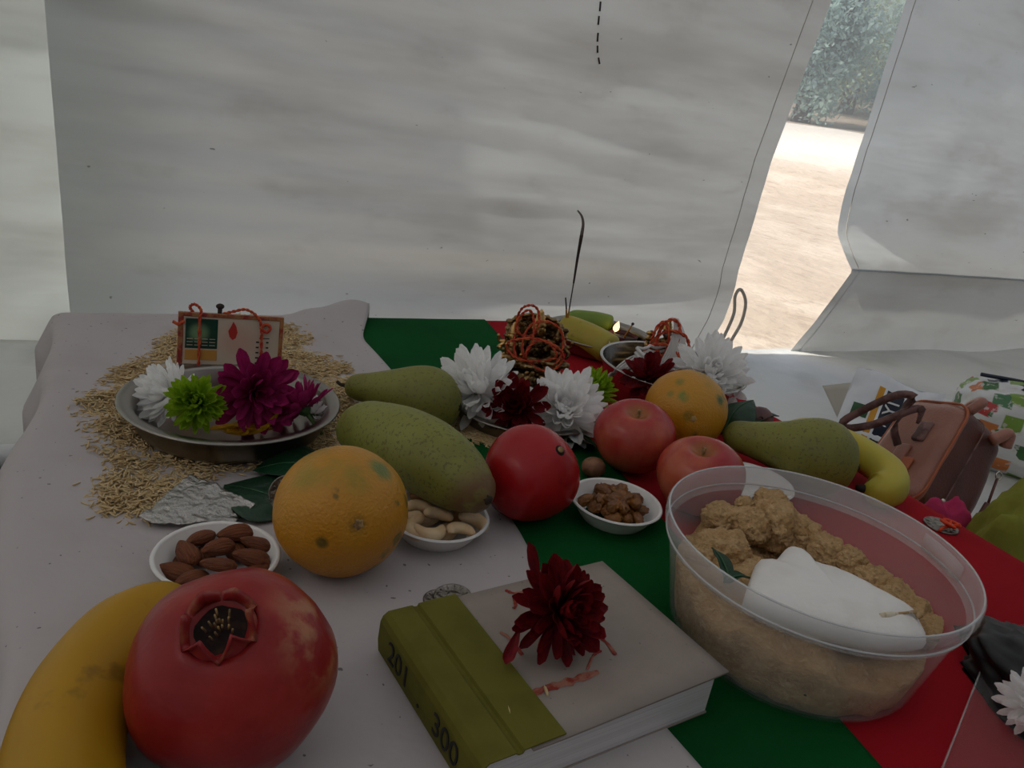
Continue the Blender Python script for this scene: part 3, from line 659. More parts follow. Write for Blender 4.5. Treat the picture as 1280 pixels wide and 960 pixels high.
LAY = {'white': [(15, -4, .96), (16, 12, 1.0), (16, 28, .96), (14, 43, .86), (12, 57, .72), (9, 70, .56), (5, 82, .42)],
       'green': [(15, -10, .9), (16, 6, 1.0), (16, 22, .95), (15, 38, .84), (13, 52, .72), (10, 66, .58), (6, 80, .45)],
       'magenta': [(13, 0, 1.0), (13, 18, 1.0), (12, 36, .9), (9, 55, .7), (6, 72, .5)],
       'red': [(10, -8, .95), (12, 12, 1.0), (11, 32, .9), (9, 50, .75), (7, 66, .6), (4, 80, .45)]}
def flower(kind, loc, axis, Rr, label, seed=0, stem=None, half=None, layers=None):
    rs = random.Random(seed)
    t = thing({'white': 'white_chrysanthemum', 'green': 'green_chrysanthemum', 'magenta': 'magenta_chrysanthemum', 'red': 'red_chrysanthemum'}[kind], label, 'flower', loc, align(axis, rs.random()*6))
    for li, (n, el, lf) in enumerate(layers or LAY[kind]):
        for k in range(n):
            az = 2*math.pi*(k+.5*(li % 2))/n+rs.uniform(-.12, .12)
            e = R(el+rs.uniform(-8, 8)); s = Rr*lf*rs.uniform(.88, 1.08)
            o = bpy.data.objects.new('petal', PS[kind][rs.randrange(3)]); C.objects.link(o); o.parent = t
            br = Rr*.10*max(.2, 1-li*.17)
            o.matrix_local = Matrix.Rotation(az, 4, 'Z') @ Matrix.Translation((br, 0, Rr*.05*li)) @ Matrix.Rotation(-e, 4, 'Y') @ Matrix.Rotation(rs.uniform(-.35, .35), 4, 'X') @ Matrix.Diagonal((s, s, s, 1))
    mk('flower_heart', ball(2, lambda d: Rr*.15, (1, 1, .9)), {'white': M['white_heart'], 'green': M['green_petal']}.get(kind, M['dark_heart']), t, loc=(0, 0, Rr*.12))
    mk('calyx', lathe([(0, -Rr*.22), (Rr*.10, -Rr*.20), (Rr*.20, -Rr*.08), (Rr*.24, Rr*.04), (Rr*.1, Rr*.06)], 16), M['leafy_calyx'], t)
    if stem:
        mk('stem', tube(spline([(0, 0, -Rr*.15), (.1*stem, 0, -Rr*.2-stem*.5), (.25*stem, .05*stem, -Rr*.2-stem)], 8), .0019, 8), M['stalk'], t)
    return t
Z1 = pl1.z+.0016
flower('white', at(216, 494, Z1+.022), imgdir(216, 494, -.70, -.30, .55), .030, 'white chrysanthemum peeking out behind the green flower in the deep plate', 1)
flower('green', at(248, 504, Z1+.034), imgdir(248, 504, -.25, -.1, .95), .025, 'lime green chrysanthemum in the deep plate before the framed card', 2)
flower('magenta', at(316, 490, Z1+.036), imgdir(316, 490, .30, .15, .93), .038, 'big magenta chrysanthemum leaning on the framed card', 3)
flower('magenta', at(380, 512, Z1+.022), imgdir(380, 512, -.50, -.80, -.10), .030, 'magenta chrysanthemum showing green calyx and stem at the plate rim', 4, stem=.022)
flower('white', at(392, 518, Z1+.010), imgdir(392, 518, .4, -.7, .2), .022, 'white chrysanthemum tucked under the magenta flower with a stem', 5, layers=[(11, 5, 1), (10, 35, .9), (7, 60, .6)])
for (x, y, z, d) in ((276, 538, .012, (.9, .1, .5)), (290, 543, .010, (.8, .3, .6)), (304, 540, .012, (-.8, .3, .6)), (318, 543, .011, (.9, -.1, .6)), (328, 539, .012, (-.9, .15, .5)), (337, 534, .014, (.7, -.5, .5)), (341, 500, .030, (.1, .9, .4)), (345, 488, .036, (-.2, .9, .4))):
    p = at(x, y, Z1+z-(.006 if z < .02 else 0)); o = bpy.data.objects.new('yellow_petal', PS['yellow'][1]); C.objects.link(o)
    dd = imgdir(x, y, *d); o.rotation_mode = 'QUATERNION'; o.rotation_quaternion = dd.to_track_quat('X', 'Z'); o.location = p-dd*.011; o.scale = (.028,)*3
    tag(o, 'loose yellow petal under the magenta flower in the deep plate', 'petal', 'loose yellow petals in the deep plate')
Z2 = pl2.z+.0016
flower('white', at(598, 492, Z2+.030), imgdir(598, 494, -.35, -.50, .75), .047, 'white chrysanthemum on the plate edge beside the green cloth', 6)
flower('white', at(704, 516, Z2+.024), imgdir(704, 516, .10, -.35, .92), .046, 'white chrysanthemum on the shallow plate beside the red apple', 7)
flower('red', at(648, 512, Z2+.028), imgdir(648, 512, -.15, -.25, .90), .034, 'dark red chrysanthemum between two white flowers below the brass idol', 8)
flower('green', at(741, 488, Z2+.032), imgdir(741, 488, .70, -.50, .50), .025, 'lime green chrysanthemum beside the steel bowl', 9)
p = at(752, 506, Z2+.014); o = bpy.data.objects.new('yellow_petal', PS['yellow'][0]); C.objects.link(o); o.location = p; o.scale = (.022,)*3; o.rotation_euler = (.2, -.3, 2.6)
tag(o, 'loose yellow petal next to the rosy apple', 'petal')
flower('red', at(812, 476, cb.z+.040), imgdir(812, 476, -.05, -.75, .60), .035, 'dark red chrysanthemum lying in the steel bowl', 10, layers=[(13, -5, 1), (12, 12, 1), (10, 32, .8), (7, 55, .6)])
flower('white', at(885, 470, cb.z+.044), imgdir(885, 470, .25, -.30, .90), .050, 'white chrysanthemum hanging over the rim of the steel bowl', 11)

# ------------------------------------------------------------------ framed card with thread
def atdepth(px, py, ref):                             # point on the line of sight in the upright plane through ref that faces the camera
    n = Vector((ref.x, ref.y, 0)).normalized(); r = ray(px, py); return CP+r*((ref-CP).dot(n)/r.dot(n))
m = Mat('card_frame', '8c2a24', .4); m.mix(m.noise(120, .4, .6), 'b08a50', .6); M['frame'] = m.m
m = Mat('card_face', 'c9b8a2', .45); m.mix(m.near((.006, -.002, .050), .006, .026), 'c08a7a', .5); M['card'] = m.m
m = Mat('card_green', '0d3b2a', .4); m.mix(m.near((-.031, -.0026, .056), .003, .0125), '86a878', .8); M['card_green'] = m.m
M['card_orange'] = Mat('card_orange', 'c08a3c', .5).m; M['card_red'] = Mat('card_red', 'b02a20', .5).m; M['ink'] = Mat('ink', '2a2422', .7).m
cbse = at(286, 484, Z1+.001); yaw = math.atan2(cbse.y, cbse.x)-math.pi/2+.10
card = thing('framed_card', 'small red framed card tied with thread standing in the deep plate', 'card', cbse)
card.rotation_euler = (R(-8), R(2), yaw)
cw, ch = .0505, .076
mk('backing', box((-cw+.002, 0, .001), (cw-.002, .003, ch-.001)), M['frame'], card, False)
mk('picture', box((-cw+.004, -.0012, .004), (cw-.004, -.0002, ch-.004)), M['card'], card, False)
for lo, hi in (((-cw, -.0025, 0), (-cw+.005, .003, ch)), ((cw-.004, -.0025, 0), (cw, .003, ch)), ((-cw+.005, -.0025, ch-.004), (cw-.004, .003, ch)), ((-cw+.005, -.0025, 0), (cw-.004, .003, .004))):
    mk('frame_bar', box(lo, hi, .0006), M['frame'], card, False)
g = mk('green_picture', box((-.0435, -.0017, .040), (-.0135, -.0012, .070)), M['card_green'], card, False)
mk('orange_strip', box((-.0435, -.0017, .028), (-.0135, -.0012, .0385)), M['card_orange'], card, False)
flame = [(0, .069), (.003, .064), (.0045, .058), (.003, .052), (0, .050), (-.003, .053), (-.0045, .059), (-.002, .064)]
mk('red_mark', ([Vector((x+.001, -.0016, z)) for x, z in flame], [tuple(range(8))]), M['card_red'], card, False)
ln = []
for k in range(5):
    for (a, b) in ((.024, .027), (.034, .0365)): ln.append(box((a, -.0016, .048-.0055*k), (b, -.0012, .0495-.0055*k)))
ln.append(box((.027, -.0016, .0525), (.037, -.0012, .0533)))
mk('print_lines', merge(*ln), M['ink'], card, False)
ln = [box((-.042+.007*j, -.0021, .043+.0032*k), (-.042+.007*j+.0055, -.0017, .0436+.0032*k)) for k in range(3) for j in range(4)]
mk('print_lines', merge(*ln), M['card'], g, False)
mk('hook', merge(tube([(-.012, .002, ch-.004), (-.012, .002, ch+.006)], .0022, 8), xf(ball(2), Matrix.Translation((-.012, .002, ch+.007)) @ Matrix.Diagonal((.0042, .003, .003, 1)))), M['pear_stem'], card)
m = Mat('red_thread', 'b83a26', .8); m.mix(m.noise(260, .42, .58, 2), 'c9602e', .8); M['thread'] = m.m
m = Mat('orange_thread', 'd8441a', .7); M['othread'] = m.m
def strand(pts, r=.0011, n=60, tw=26, amp=.9):        # two-ply twisted thread
    ps = spline(pts, n*2); out = []
    for s in (0, math.pi):
        q = []
        for i, p in enumerate(ps):
            t = (ps[min(i+1, len(ps)-1)]-ps[max(i-1, 0)]).normalized(); a = t.orthogonal().normalized(); b = t.cross(a); an = s+i/len(ps)*tw*2
            q.append(p+(Vector((0, 0, 1))-t*t.z).normalized()*r*amp*math.cos(an)+t.cross((Vector((0, 0, 1))-t*t.z).normalized())*r*amp*math.sin(an))
        out.append(tube(q, r, 5))
    return merge(*out)
for pts in ([(-.030, -.004, .010), (-.0305, -.004, .045), (-.031, -.004, .070), (-.030, -.002, .079), (-.036, 0, .084), (-.040, .002, .080), (-.034, .004, .072)],
            [(-.012, .004, ch-.002), (.0, -.001, ch+.003), (.012, -.002, ch+.006), (.022, -.003, ch+.001), (.0275, -.004, .068), (.029, -.004, .050), (.030, -.004, .024)],
            [(.0275, -.004, .064), (.033, -.005, .060), (.037, -.004, .064), (.034, -.004, .068), (.028, -.004, .066)], [(-.055, -.003, .066), (-.050, -.004, .064), (-.045, -.004, .067)]):
    mk('thread', strand(pts, .0009), M['thread'], card)

# ------------------------------------------------------------------ brass idol with threads
m = Mat('brass', '957a52', .34, 1); m.mix(m.noise(70, .42, .6, 4), '2c1f14', .85); m.bump(m.noise(160, .3, .7, 3), .5, .002); M['brass'] = m.m
m = Mat('brass_light', 'cda56a', .32, 1); m.mix(m.noise(90, .45, .62, 4), '3c2a1a', .8); M['brass2'] = m.m
def E(c, r, rot=None):
    mt = Matrix.Translation(c) @ (rot.to_matrix().to_4x4() if rot else Matrix()) @ Matrix.Diagonal((r[0], r[1], r[2], 1)); return xf(ball(2), mt)
def limb(pts, r0, r1): return tube(spline(pts, 10), lambda t: r0+(r1-r0)*t, 10)
def figure(s, seed=0):
    """seated four-armed figure with a tall crown, unit about .06 m high times s"""
    b = [E((0, 0, .012), (.017, .012, .008)), limb([(.008, -.002, .010), (.022, -.008, .008), (.010, -.015, .007), (-.006, -.014, .007)], .0055, .0035), limb([(-.008, -.002, .010), (-.022, -.008, .008), (-.008, -.016, .009), (.006, -.015, .009)], .0055, .0035),
         E((0, 0, .024), (.0115, .009, .012)), E((0, -.001, .033), (.0125, .008, .008)), limb([(0, 0, .036), (0, -.0005, .044)], .004, .0035),
         limb([(.011, 0, .035), (.020, -.004, .027), (.017, -.012, .021)], .0040, .0026), limb([(-.011, 0, .035), (-.020, -.004, .027), (-.016, -.013, .030)], .0040, .0026),
         limb([(.010, .002, .036), (.021, .003, .036), (.023, .000, .047)], .0036, .0024), limb([(-.010, .002, .036), (-.021, .003, .036), (-.023, .000, .047)], .0036, .0024)]
    h = [E((0, -.001, .0485), (.0066, .0062, .0078)), E((0, -.0075, .0475), (.0014, .0022, .0022)), E((.0066, 0, .048), (.0016, .0024, .0032)), E((-.0066, 0, .048), (.0016, .0024, .0032))]
    c = [lathe([(.0078, .0535), (.0082, .0555), (.0066, .0570), (.0070, .0595), (.0052, .0615), (.0054, .0640), (.0032, .0660), (.0034, .0680), (.0008, .0720), (0, .0722)], 18)]
    S_ = Matrix.Scale(s, 4)
    return xf(merge(*b), S_), xf(merge(*h), S_), xf(merge(*c), S_)
ib = at(659, 482, Z2); yaw = math.atan2(ib.y, ib.x)-math.pi/2
idol = thing('brass_idol', 'dark brass idol wrapped in red thread behind the white flowers', 'figurine', ib); idol.rotation_euler = (0, 0, yaw)
ped = merge(lathe([(0, 0), (.031, 0), (.032, .004), (.028, .007), (.030, .012), (.034, .016), (.031, .021), (.024, .024), (0, .025)], 36, lambda r, z, a: (r*(1+.05*math.cos(12*a)*(1 if z > .008 else .2)), z)),
            *[E((.030*math.cos(k*.5236), .026*math.sin(k*.5236), .019), (.0058, .0058, .0075)) for k in range(12)])
mk('pedestal', ped, M['brass'], idol)
bd, hd, cn = figure(1.08); up = Matrix.Translation((.002, -.004, .022))
mk('body', xf(bd, up), M['brass'], idol); mk('head', xf(hd, up), M['brass2'], idol); mk('crown', xf(cn, up), M['brass2'], idol)
for sx in (-1, 1):
    b2, h2, c2 = figure(.74, sx); mt = Matrix.Translation((sx*.027, -.012, .022+(.012 if sx > 0 else .006)))
    mk('attendant', xf(merge(b2, h2, c2), mt), M['brass2'] if sx < 0 else M['brass'], idol)
    mk('side_column', merge(tube([(sx*.034, .006, .018), (sx*.034, .006, .075)], .003, 10), *[E((sx*.034, .006, .022+.009*k), (.0048, .0048, .003)) for k in range(7)]), M['brass'], idol)
arch = [(.034*math.cos(a), .010, .068+.020*math.sin(a)) for a in [math.pi*k/20 for k in range(21)]]
mk('arch', merge(tube(arch, .0024, 8), *[E((p[0], p[1], p[2]+.001), (.0028, .0028, .0028)) for p in arch[::2]]), M['brass'], idol)
pl_ = [Vector((sx_*.031*math.sqrt(max(0, 1-(t_**2)))*1.0, .0105, .070+.018*t_)) for sx_, t_ in [(1, k/8) for k in range(9)]+[(-1, 1-k/8) for k in range(1, 9)]]
pl_ = [Vector((.031, .0105, .020))]+pl_+[Vector((-.031, .0105, .020))]; nb = len(pl_)
mk('back_plate', (pl_+[p+Vector((0, .003, 0)) for p in pl_], [tuple(range(nb)), tuple(range(2*nb-1, nb-1, -1))]+[(i, nb+i, nb+(i+1) % nb, (i+1) % nb) for i in range(nb)]), M['brass'], idol, False)
lion = merge(E((-.010, -.030, .016), (.013, .010, .010)), E((.002, -.034, .020), (.009, .009, .009)), *[E((.002+.010*math.cos(k*.7), -.035+.003*math.sin(k*2), .020+.010*math.sin(k*.7)), (.003, .003, .003)) for k in range(9)], E((.003, -.043, .018), (.004, .004, .003)), limb([(.006, -.034, .014), (.012, -.038, .005), (.014, -.041, .001)], .0036, .003), limb([(-.016, -.030, .012), (-.019, -.034, .004), (-.016, -.038, .001)], .004, .003))
mk('seat_animal', lion, M['brass'], idol)
lp = []
for (cx, cz, rx, rz, y, ph) in ((-.012, .086, .013, .020, -.016, .2), (.010, .062, .024, .030, -.022, 2.0), (-.002, .054, .030, .014, -.024, .6), (.014, .050, .022, .018, -.026, 1.5), (-.014, .070, .011, .030, -.020, 2.6)):
    lp.append(strand([(cx+rx*math.cos(a+ph), y+.004*math.sin(3*a), cz+rz*math.sin(a+ph)) for a in [2*math.pi*k/12 for k in range(13)]], .00095, 40, 26))
for q in lp: mk('thread', q, M['thread'], idol)

# ------------------------------------------------------------------ far plate: bananas, incense, lamp, match
Z3 = pl3.z+.0016
m = Mat('yellow_green_peel', 'a8942a', .5); m.mix(m.noise(12, .4, .62), '94902e', .8); m.mix(m.noise(40, .62, .7), '5a4618', .6); M['yg'] = m.m
m = Mat('green_peel', '6d8a2c', .5); m.mix(m.noise(12, .4, .62), '86922e', .8); M['gp'] = m.m
bp = [at(697, 411, Z3+.024), at(712, 413, Z3+.026), at(737, 423, Z3+.025), at(757, 434, Z3+.021), at(768, 441, Z3+.018)]
banana('banana', bp, .0215, M['yg'], 'short yellow banana holding incense sticks on the far plate', tipm=M['btip'])
banana('banana', [at(704, 401, Z3+.016), at(722, 400, Z3+.022), at(744, 402, Z3+.022), at(758, 405, Z3+.020), at(765, 408, Z3+.018)], .0160, M['gp'], 'green banana lying behind the yellow one on the far plate', tipm=M['btip'])
M['bamboo'] = Mat('bamboo', 'a8782a', .7).m; M['incense'] = Mat('incense_paste', '3a302b', .95).m; M['ash'] = Mat('incense_ash', '6d6660', 1).m
sb = at(709, 402, Z3+.040)
def stick(pix, seg, label):
    pts = [atdepth(x, y, sb) for x, y in pix]; t = thing('incense_stick', label, 'incense', pts[0])
    for nm, a, b, r0, r1, mt in seg:
        q = spline([p-pts[0] for p in pts[a:b+1]], 20); mk(nm, tube(q, lambda s, r0=r0, r1=r1: r0+(r1-r0)*s, 8), M[mt], t)
stick([(709, 404), (712, 384), (717, 354), (722, 322), (727, 294), (729, 280), (727, 270), (722, 263)], [('bamboo_core', 0, 1, .0013, .0011, 'bamboo'), ('bare_core', 1, 2, .0009, .0009, 'incense'), ('paste', 2, 4, .0013, .0025, 'incense'), ('ash_end', 4, 7, .0024, .0011, 'ash')], 'tall incense stick with curled ash end stuck in the banana')
stick([(708, 404), (708, 386), (707, 372)], [('bamboo_core', 0, 1, .0015, .0013, 'bamboo'), ('charred_end', 1, 2, .0011, .0010, 'incense')], 'short burnt incense stub stuck in the banana')
m = Mat('clay_lamp', '5a1c1c', .55); m.mix(m.noise(40, .4, .6), '3c1012'); M['clay'] = m.m
dc = at(777, 430, Z3); 
d = thing('oil_lamp', 'small dark red oil lamp with a lit flame on the far plate', 'lamp', (dc.x, dc.y, Z3))
mk('clay_bowl', lathe([(0, 0), (.012, 0), (.018, .005), (.022, .012), (.0225, .016), (.021, .016), (.017, .009), (.010, .005), (0, .0045)], 32, lambda r, z, a: (r*(1+.18*math.exp(-((a-3.3)/.35)**2)), z)), M['clay'], d)
m = Mat('oil', '3a2008', .05); M['oil'] = m.m
mk('oil', lathe([(0, .0122), (.0185, .0122)], 28), M['oil'], d)
fp = atdepth(767, 421, dc+Vector((0, 0, .02)))-Vector((dc.x, dc.y, Z3)); fp.z = .013
mk('wick', tube([fp+Vector((.012, .004, -.003)), fp, fp+Vector((0, 0, .006))], .0014, 8), M['white_heart'], d)
m = bpy.data.materials.new('flame'); m.use_nodes = True; nn = m.node_tree.nodes; nn.remove(nn['Principled BSDF']); em = nn.new('ShaderNodeEmission'); em.inputs[0].default_value = (1, .62, .22, 1); em.inputs[1].default_value = 3.2
m.node_tree.links.new(em.outputs[0], nn['Material Output'].inputs[0])
mk('flame', lathe([(0, 0), (.0026, .0015), (.0048, .005), (.0044, .009), (.0026, .013), (.0008, .0165), (0, .018)], 16, lambda r, z, a: (r, z)), m, d, loc=fp+Vector((0, 0, .004)), rot=align((.18, 0, 1)))
mt = thing('matchstick', 'burnt matchstick resting in the oil lamp', 'match', (dc.x, dc.y, Z3)); a_, b_ = atdepth(780, 422, dc)-Vector((dc.x, dc.y, Z3)), atdepth(791, 405, dc)-Vector((dc.x, dc.y, Z3))
mk('stick', tube([a_, b_], .0012, 6), M['bamboo'], mt); mk('burnt_head', xf(ball(2), Matrix.Translation(b_) @ Matrix.Scale(.0024, 4)), M['incense'], mt)
for k, (x, y) in enumerate(((763, 446), (768, 442))):
    o = bpy.data.objects.new('white_petal', PS['white'][k]); C.objects.link(o); o.location = at(x, y, Z3+.018); o.scale = (.022,)*3; o.rotation_euler = (.4, -.9+.2*k, 2.2+.7*k); tag(o, 'loose white petal at the banana tip on the far plate', 'petal', 'loose white petals on the far plate')
o = bpy.data.objects.new('red_petal', PS['red'][0]); C.objects.link(o); o.location = at(797, 432, Z3+.022); o.scale = (.03,)*3; o.rotation_euler = (.2, -.2, .6); tag(o, 'loose dark red petal beside the oil lamp', 'petal')

# ------------------------------------------------------------------ steel bowl contents
zb = cb.z+.0012
ic = at(826, 448, cb.z+.034); ic.z = zb+.020
s2 = thing('brass_idol', 'small brass idol draped with white and red thread in the steel bowl', 'figurine', (ic.x, ic.y, zb)); s2.rotation_euler = (0, 0, math.atan2(ic.y, ic.x)-math.pi/2)
mk('pedestal', lathe([(0, 0), (.022, 0), (.023, .005), (.018, .008), (.019, .020), (.022, .026), (.018, .029), (0, .030)], 28), M['brass'], s2)
bd, hd, cn = figure(.86); up = Matrix.Translation((0, 0, .027)); mk('body', xf(bd, up), M['brass'], s2); mk('head', xf(hd, up), M['steel'], s2); mk('crown', xf(cn, up), M['brass2'], s2)
mk('side_column', merge(tube([(-.022, 0, .02), (-.022, 0, .066)], .0028, 8), *[E((-.022, 0, .024+.008*k), (.0045, .0045, .003)) for k in range(6)]), M['brass2'], s2)
for (cx, cz, rx, rz, y, ph) in ((.004, .066, .014, .026, -.014, .3), (-.006, .058, .011, .028, -.017, 1.2), (.010, .058, .022, .020, -.016, 2.2), (0, .046, .022, .012, -.020, .6)):
    mk('thread', strand([(cx+rx*math.cos(a+ph), y+.003*math.sin(3*a), cz+rz*math.sin(a+ph)) for a in [2*math.pi*k/12 for k in range(13)]], .0014, 40, 20), M['thread'], s2)
M['wthread'] = Mat('white_thread', 'ccc7c3', .85).m
for k in range(9):
    x = .006+.0022*k
    mk('white_thread', tube(spline([(x*.4, .004, .089), (x*.7+.004, -.010, .085-.001*k), (x+.002, -.018, .062), (x-.004+.001*k, -.024, .036), (x-.012+.002*k, -.036, .022+.001*(k % 3))], 16), .0019, 6), M['wthread'], s2)
sk = thing('thread_skein', 'loose white cotton thread lying in the steel bowl', 'thread', (cb.x, cb.y, zb))
for k in range(18):
    j = random.uniform(-.006, .006); x0, y0 = at(760+k*1.6, 468-k*.8, cb.z+.034).xy; x1, y1 = at(806+k*.8, 442+k*1.6, cb.z+.040).xy
    mid_ = ((x0+x1)/2+j, (y0+y1)/2+j)
    mk('strand', tube(spline([(x0-cb.x, y0-cb.y, .028+.003*random.random()), (mid_[0]-cb.x, mid_[1]-cb.y, .036+.006*random.random()), (x1-cb.x, y1-cb.y, .040+.006*random.random())], 10), .0013, 6), M['wthread'], sk)
mk('coil', tube([(.045*math.cos(a)*(1+.1*math.sin(7*a)), .045*math.sin(a)*(1+.1*math.sin(5*a)), .005+.0022*a/6.283*3+.002*math.sin(9*a)) for a in [k*.18 for k in range(280)]], .0022, 6), M['wthread'], sk)

# ------------------------------------------------------------------ book
p1, p2_, p3 = at(478, 770, .034), at(752, 705, .034), at(901, 848, .034)
bx = (p2_-p1); bx.z = 0; BW_ = bx.length; bx.normalize(); by = Vector((bx.y, -bx.x, 0)); BL = .1245; bh = .0295
zt = ZW+.0006
m = Mat('book_spine_cloth', '646022', .8, spec=.2); m.mix(m.noise(40, .42, .66, 4), '58541c', .7); M['spine'] = m.m
m = Mat('book_board', '988d84', .7, spec=.25); m.mix(m.noise(14, .42, .7, 4), '8a7e75', .7); m.mix(m.noise(260, .74, .77, 1), '6a5e56', .6); M['board'] = m.m
m = Mat('book_pages', 'cfcbc9', .85); m.mix(m.noise(30, .4, .6, 2, (.2, .2, 40)), 'bab5b2', .6); M['pages'] = m.m
m = Mat('kumkum', '84281c', .9); m.mix(m.noise(120, .4, .6, 4), '9c6a58', .9); M['kumkum'] = m.m
book = thing('book', 'thick book with olive cloth spine and grey cover bearing red powder', 'book', Vector((p1.x, p1.y, zt)))
book.rotation_euler = (0, 0, math.atan2(bx.y, bx.x))      # local x across the cover, -y along the spine towards the camera
bb = lambda lo, hi, bev=0: box(lo, hi, bev)
mk('page_block', bb((.004, -BL+.0035, .0016), (BW_-.006, -.0035, bh-.0030), .0006), M['pages'], book, False)
mk('back_cover', bb((.002, -BL+.003, 0), (BW_-.005, -.002, .0016), .0004), M['board'], book, False)
def cover(a, b): x = .030+(BW_-.030)*a; return Vector((x, -BL*b, bh+.0045*max(0, a-.15)*(.35+.65*b)))
o = mk('front_cover', grid(20, 8, cover), M['board'], book); solid(o, .0018, 1)
spn = [(.050, bh+.0017), (.034, bh+.0015), (.0245, bh+.0013), (.0235, bh-.0006), (.021, bh-.0006), (.019, bh+.0008), (.004, bh+.0006), (.0012, bh-.0016), (0, bh-.005), (-.0004, .012), (.0006, .003), (.003, .0), (.02, -.0002)]
v = [Vector((x, -BL*b, z)) for b in (0, .5, 1) for x, z in spn]; n = len(spn)
o = mk('spine', (v, [(j*n+i, j*n+i+1, (j+1)*n+i+1, (j+1)*n+i) for j in range(2) for i in range(n-1)]), M['spine'], book, False); solid(o, .0009, 1)
def text(s, size, mat, par, mtx, name='lettering', ext=.0002):
    cu = bpy.data.curves.new('t', 'FONT'); cu.body = s; cu.size = size; cu.extrude = ext; cu.align_x = 'CENTER'; cu.align_y = 'CENTER'
    ob = bpy.data.objects.new('t', cu); C.objects.link(ob); bpy.context.view_layer.update()
    me = bpy.data.meshes.new_from_object(ob.evaluated_get(bpy.context.evaluated_depsgraph_get())); bpy.data.objects.remove(ob)
    o = bpy.data.objects.new(name, me); C.objects.link(o); me.materials.clear(); me.materials.append(mat); o.parent = par; o.matrix_local = mtx; return o
M['black_ink'] = Mat('black_ink', '14120f', .8).m
LM = Matrix(((0, 0, -1, -.0016), (-1, 0, 0, -.026), (0, 1, 0, .0150), (0, 0, 0, 1)))       # reads along the spine, facing -x
def LMat(y): m_ = LM.copy(); m_[1][3] = y; return m_
text('201', .020, M['black_ink'], book, LMat(-.030)); text('.', .020, M['black_ink'], book, LMat(-.058)); text('300', .020, M['black_ink'], book, LMat(-.090))
def onbook(x, y, dz=.0):                              # book-local point on the cover under a line of sight
    r = at(x, y, zt+bh+.0025)-Vector((p1.x, p1.y, zt)); lx, ly = r.dot(bx), r.dot(by); a = (lx-.030)/(BW_-.030); return Vector((lx, -ly, cover(a, min(1, max(0, ly/BL))).z+dz))
def streak(pix, w0, name='powder_streak'):
    ps = spline([onbook(x, y) for x, y in pix], 16); v, f = [], []
    for i, p in enumerate(ps):
        t = (ps[min(i+1, 16)]-ps[max(i-1, 0)]).normalized(); s = Vector((t.y, -t.x, 0)); ww = w0*(.75+.5*fbm(i*.7, w0*900, 3))*(.6 if i in (0, 16) else 1)
        v += [p+s*ww+Vector((0, 0, .0004)), p+Vector((0, 0, .0011)), p-s*ww+Vector((0, 0, .0004))]
    for i in range(16):
        for k in (0, 1): f.append((3*i+k, 3*i+k+1, 3*i+k+4, 3*i+k+3))
    mk(name, (v, f), M['kumkum'], book)
streak([(632, 735), (645, 739), (660, 736)], .0020); streak([(642, 742), (645, 754), (642, 758)], .0014)
streak([(626, 787), (636, 793), (646, 805), (654, 816)], .0019); streak([(750, 795), (760, 804), (770, 818)], .0019)
streak([(655, 868), (680, 858), (710, 850), (748, 838)], .0034)
streak([(752, 812), (742, 818), (734, 836)], .0012)
for (x, y, dg, lb) in ((683, 862, 70, 'loose rice grain standing on the red powder of the book cover'), (637, 886, 75, 'loose rice grain on the olive cloth edge of the book')):
    q = onbook(x, y); wq = book.matrix_basis @ q; wq = Vector((p1.x, p1.y, zt))+bx*q.x-by*(-q.y)*-1 if False else Vector((p1.x, p1.y, zt))+bx*q.x+by*(-q.y)+Vector((0, 0, q.z+.0016))
    o = put(GRAIN, 'rice_grain', wq, pxang(x, y, dg, .03), 0, lb, 'rice grain', None, 1.1); 
flower('red', at(694, 764, zt+bh+.024), imgdir(694, 764, .60, .02, .75), .0285, 'dark red chrysanthemum lying on the grey book cover', 21, stem=.016,
       layers=[(11, -30, .9), (13, -8, 1.0), (13, 10, 1.0), (12, 28, .95), (11, 44, .85), (9, 60, .7), (6, 76, .5)])
# a coloured long petal and stem pointing left out of the flower on the book
for (x, y, d_, sc, lb) in ((664, 712, (-.35, -.9, .2), .034, 'long dark red petal sticking up from the flower on the book'), (640, 812, (-.3, .8, .5), .024, 'loose dark red petal lying on the book cover')):
    o = bpy.data.objects.new('red_petal', PS['red'][0]); C.objects.link(o); dd = imgdir(x, y, *d_); o.rotation_mode = 'QUATERNION'; o.rotation_quaternion = dd.to_track_quat('X', 'Z')
    o.location = at(x, y, zt+bh+(.034 if sc > .03 else .010))-dd*sc*.5; o.scale = (sc,)*3; tag(o, lb, 'petal')

# ------------------------------------------------------------------ coins, foil, leaves
m = Mat('coin', '8e8880', .38, 1); m.mix(m.noise(160, .4, .62, 3), '6c665e', .8); m.bump(m.noise(240, .35, .65, 2), .5, .001); M['coin'] = m.m
def coin(px, py, r, z, label, tilt=(0, 0)):
    c = at(px, py, z); t = thing('coin', label, 'coin', c); t.rotation_euler = (tilt[0], tilt[1], 0)
    mk('disc', lathe([(0, -.0008), (r-.0003, -.0008), (r, -.0005), (r, .0005), (r-.0003, .0009), (r-.0012, .0009), (r-.0016, .0005), (0, .0005)], 40), M['coin'], t)
    rl = [xf(ball(2), Matrix.Translation((0, r*.05, .0005)) @ Matrix.Diagonal((r*.34, r*.44, .0006, 1)))]+[xf(box((-r*.03, -r*.10, .0004), (r*.03, r*.10, .0009)), Matrix.Rotation(k*.5236, 4, 'Z') @ Matrix.Translation((0, r*.74, 0))) for k in range(12)]
    mk('relief', merge(*rl), M['coin'], t); return t
coin(566, 746, .0135, ZW+.0036, 'silver coin lying half under the grey book', (.06, -.05))
coin(551, 751, .0125, ZW+.0014, 'second silver coin beneath the other at the book edge')
cc = coin(1176, 657, .0165, ZG+.0022, 'silver coin with orange thread on the red cloth')
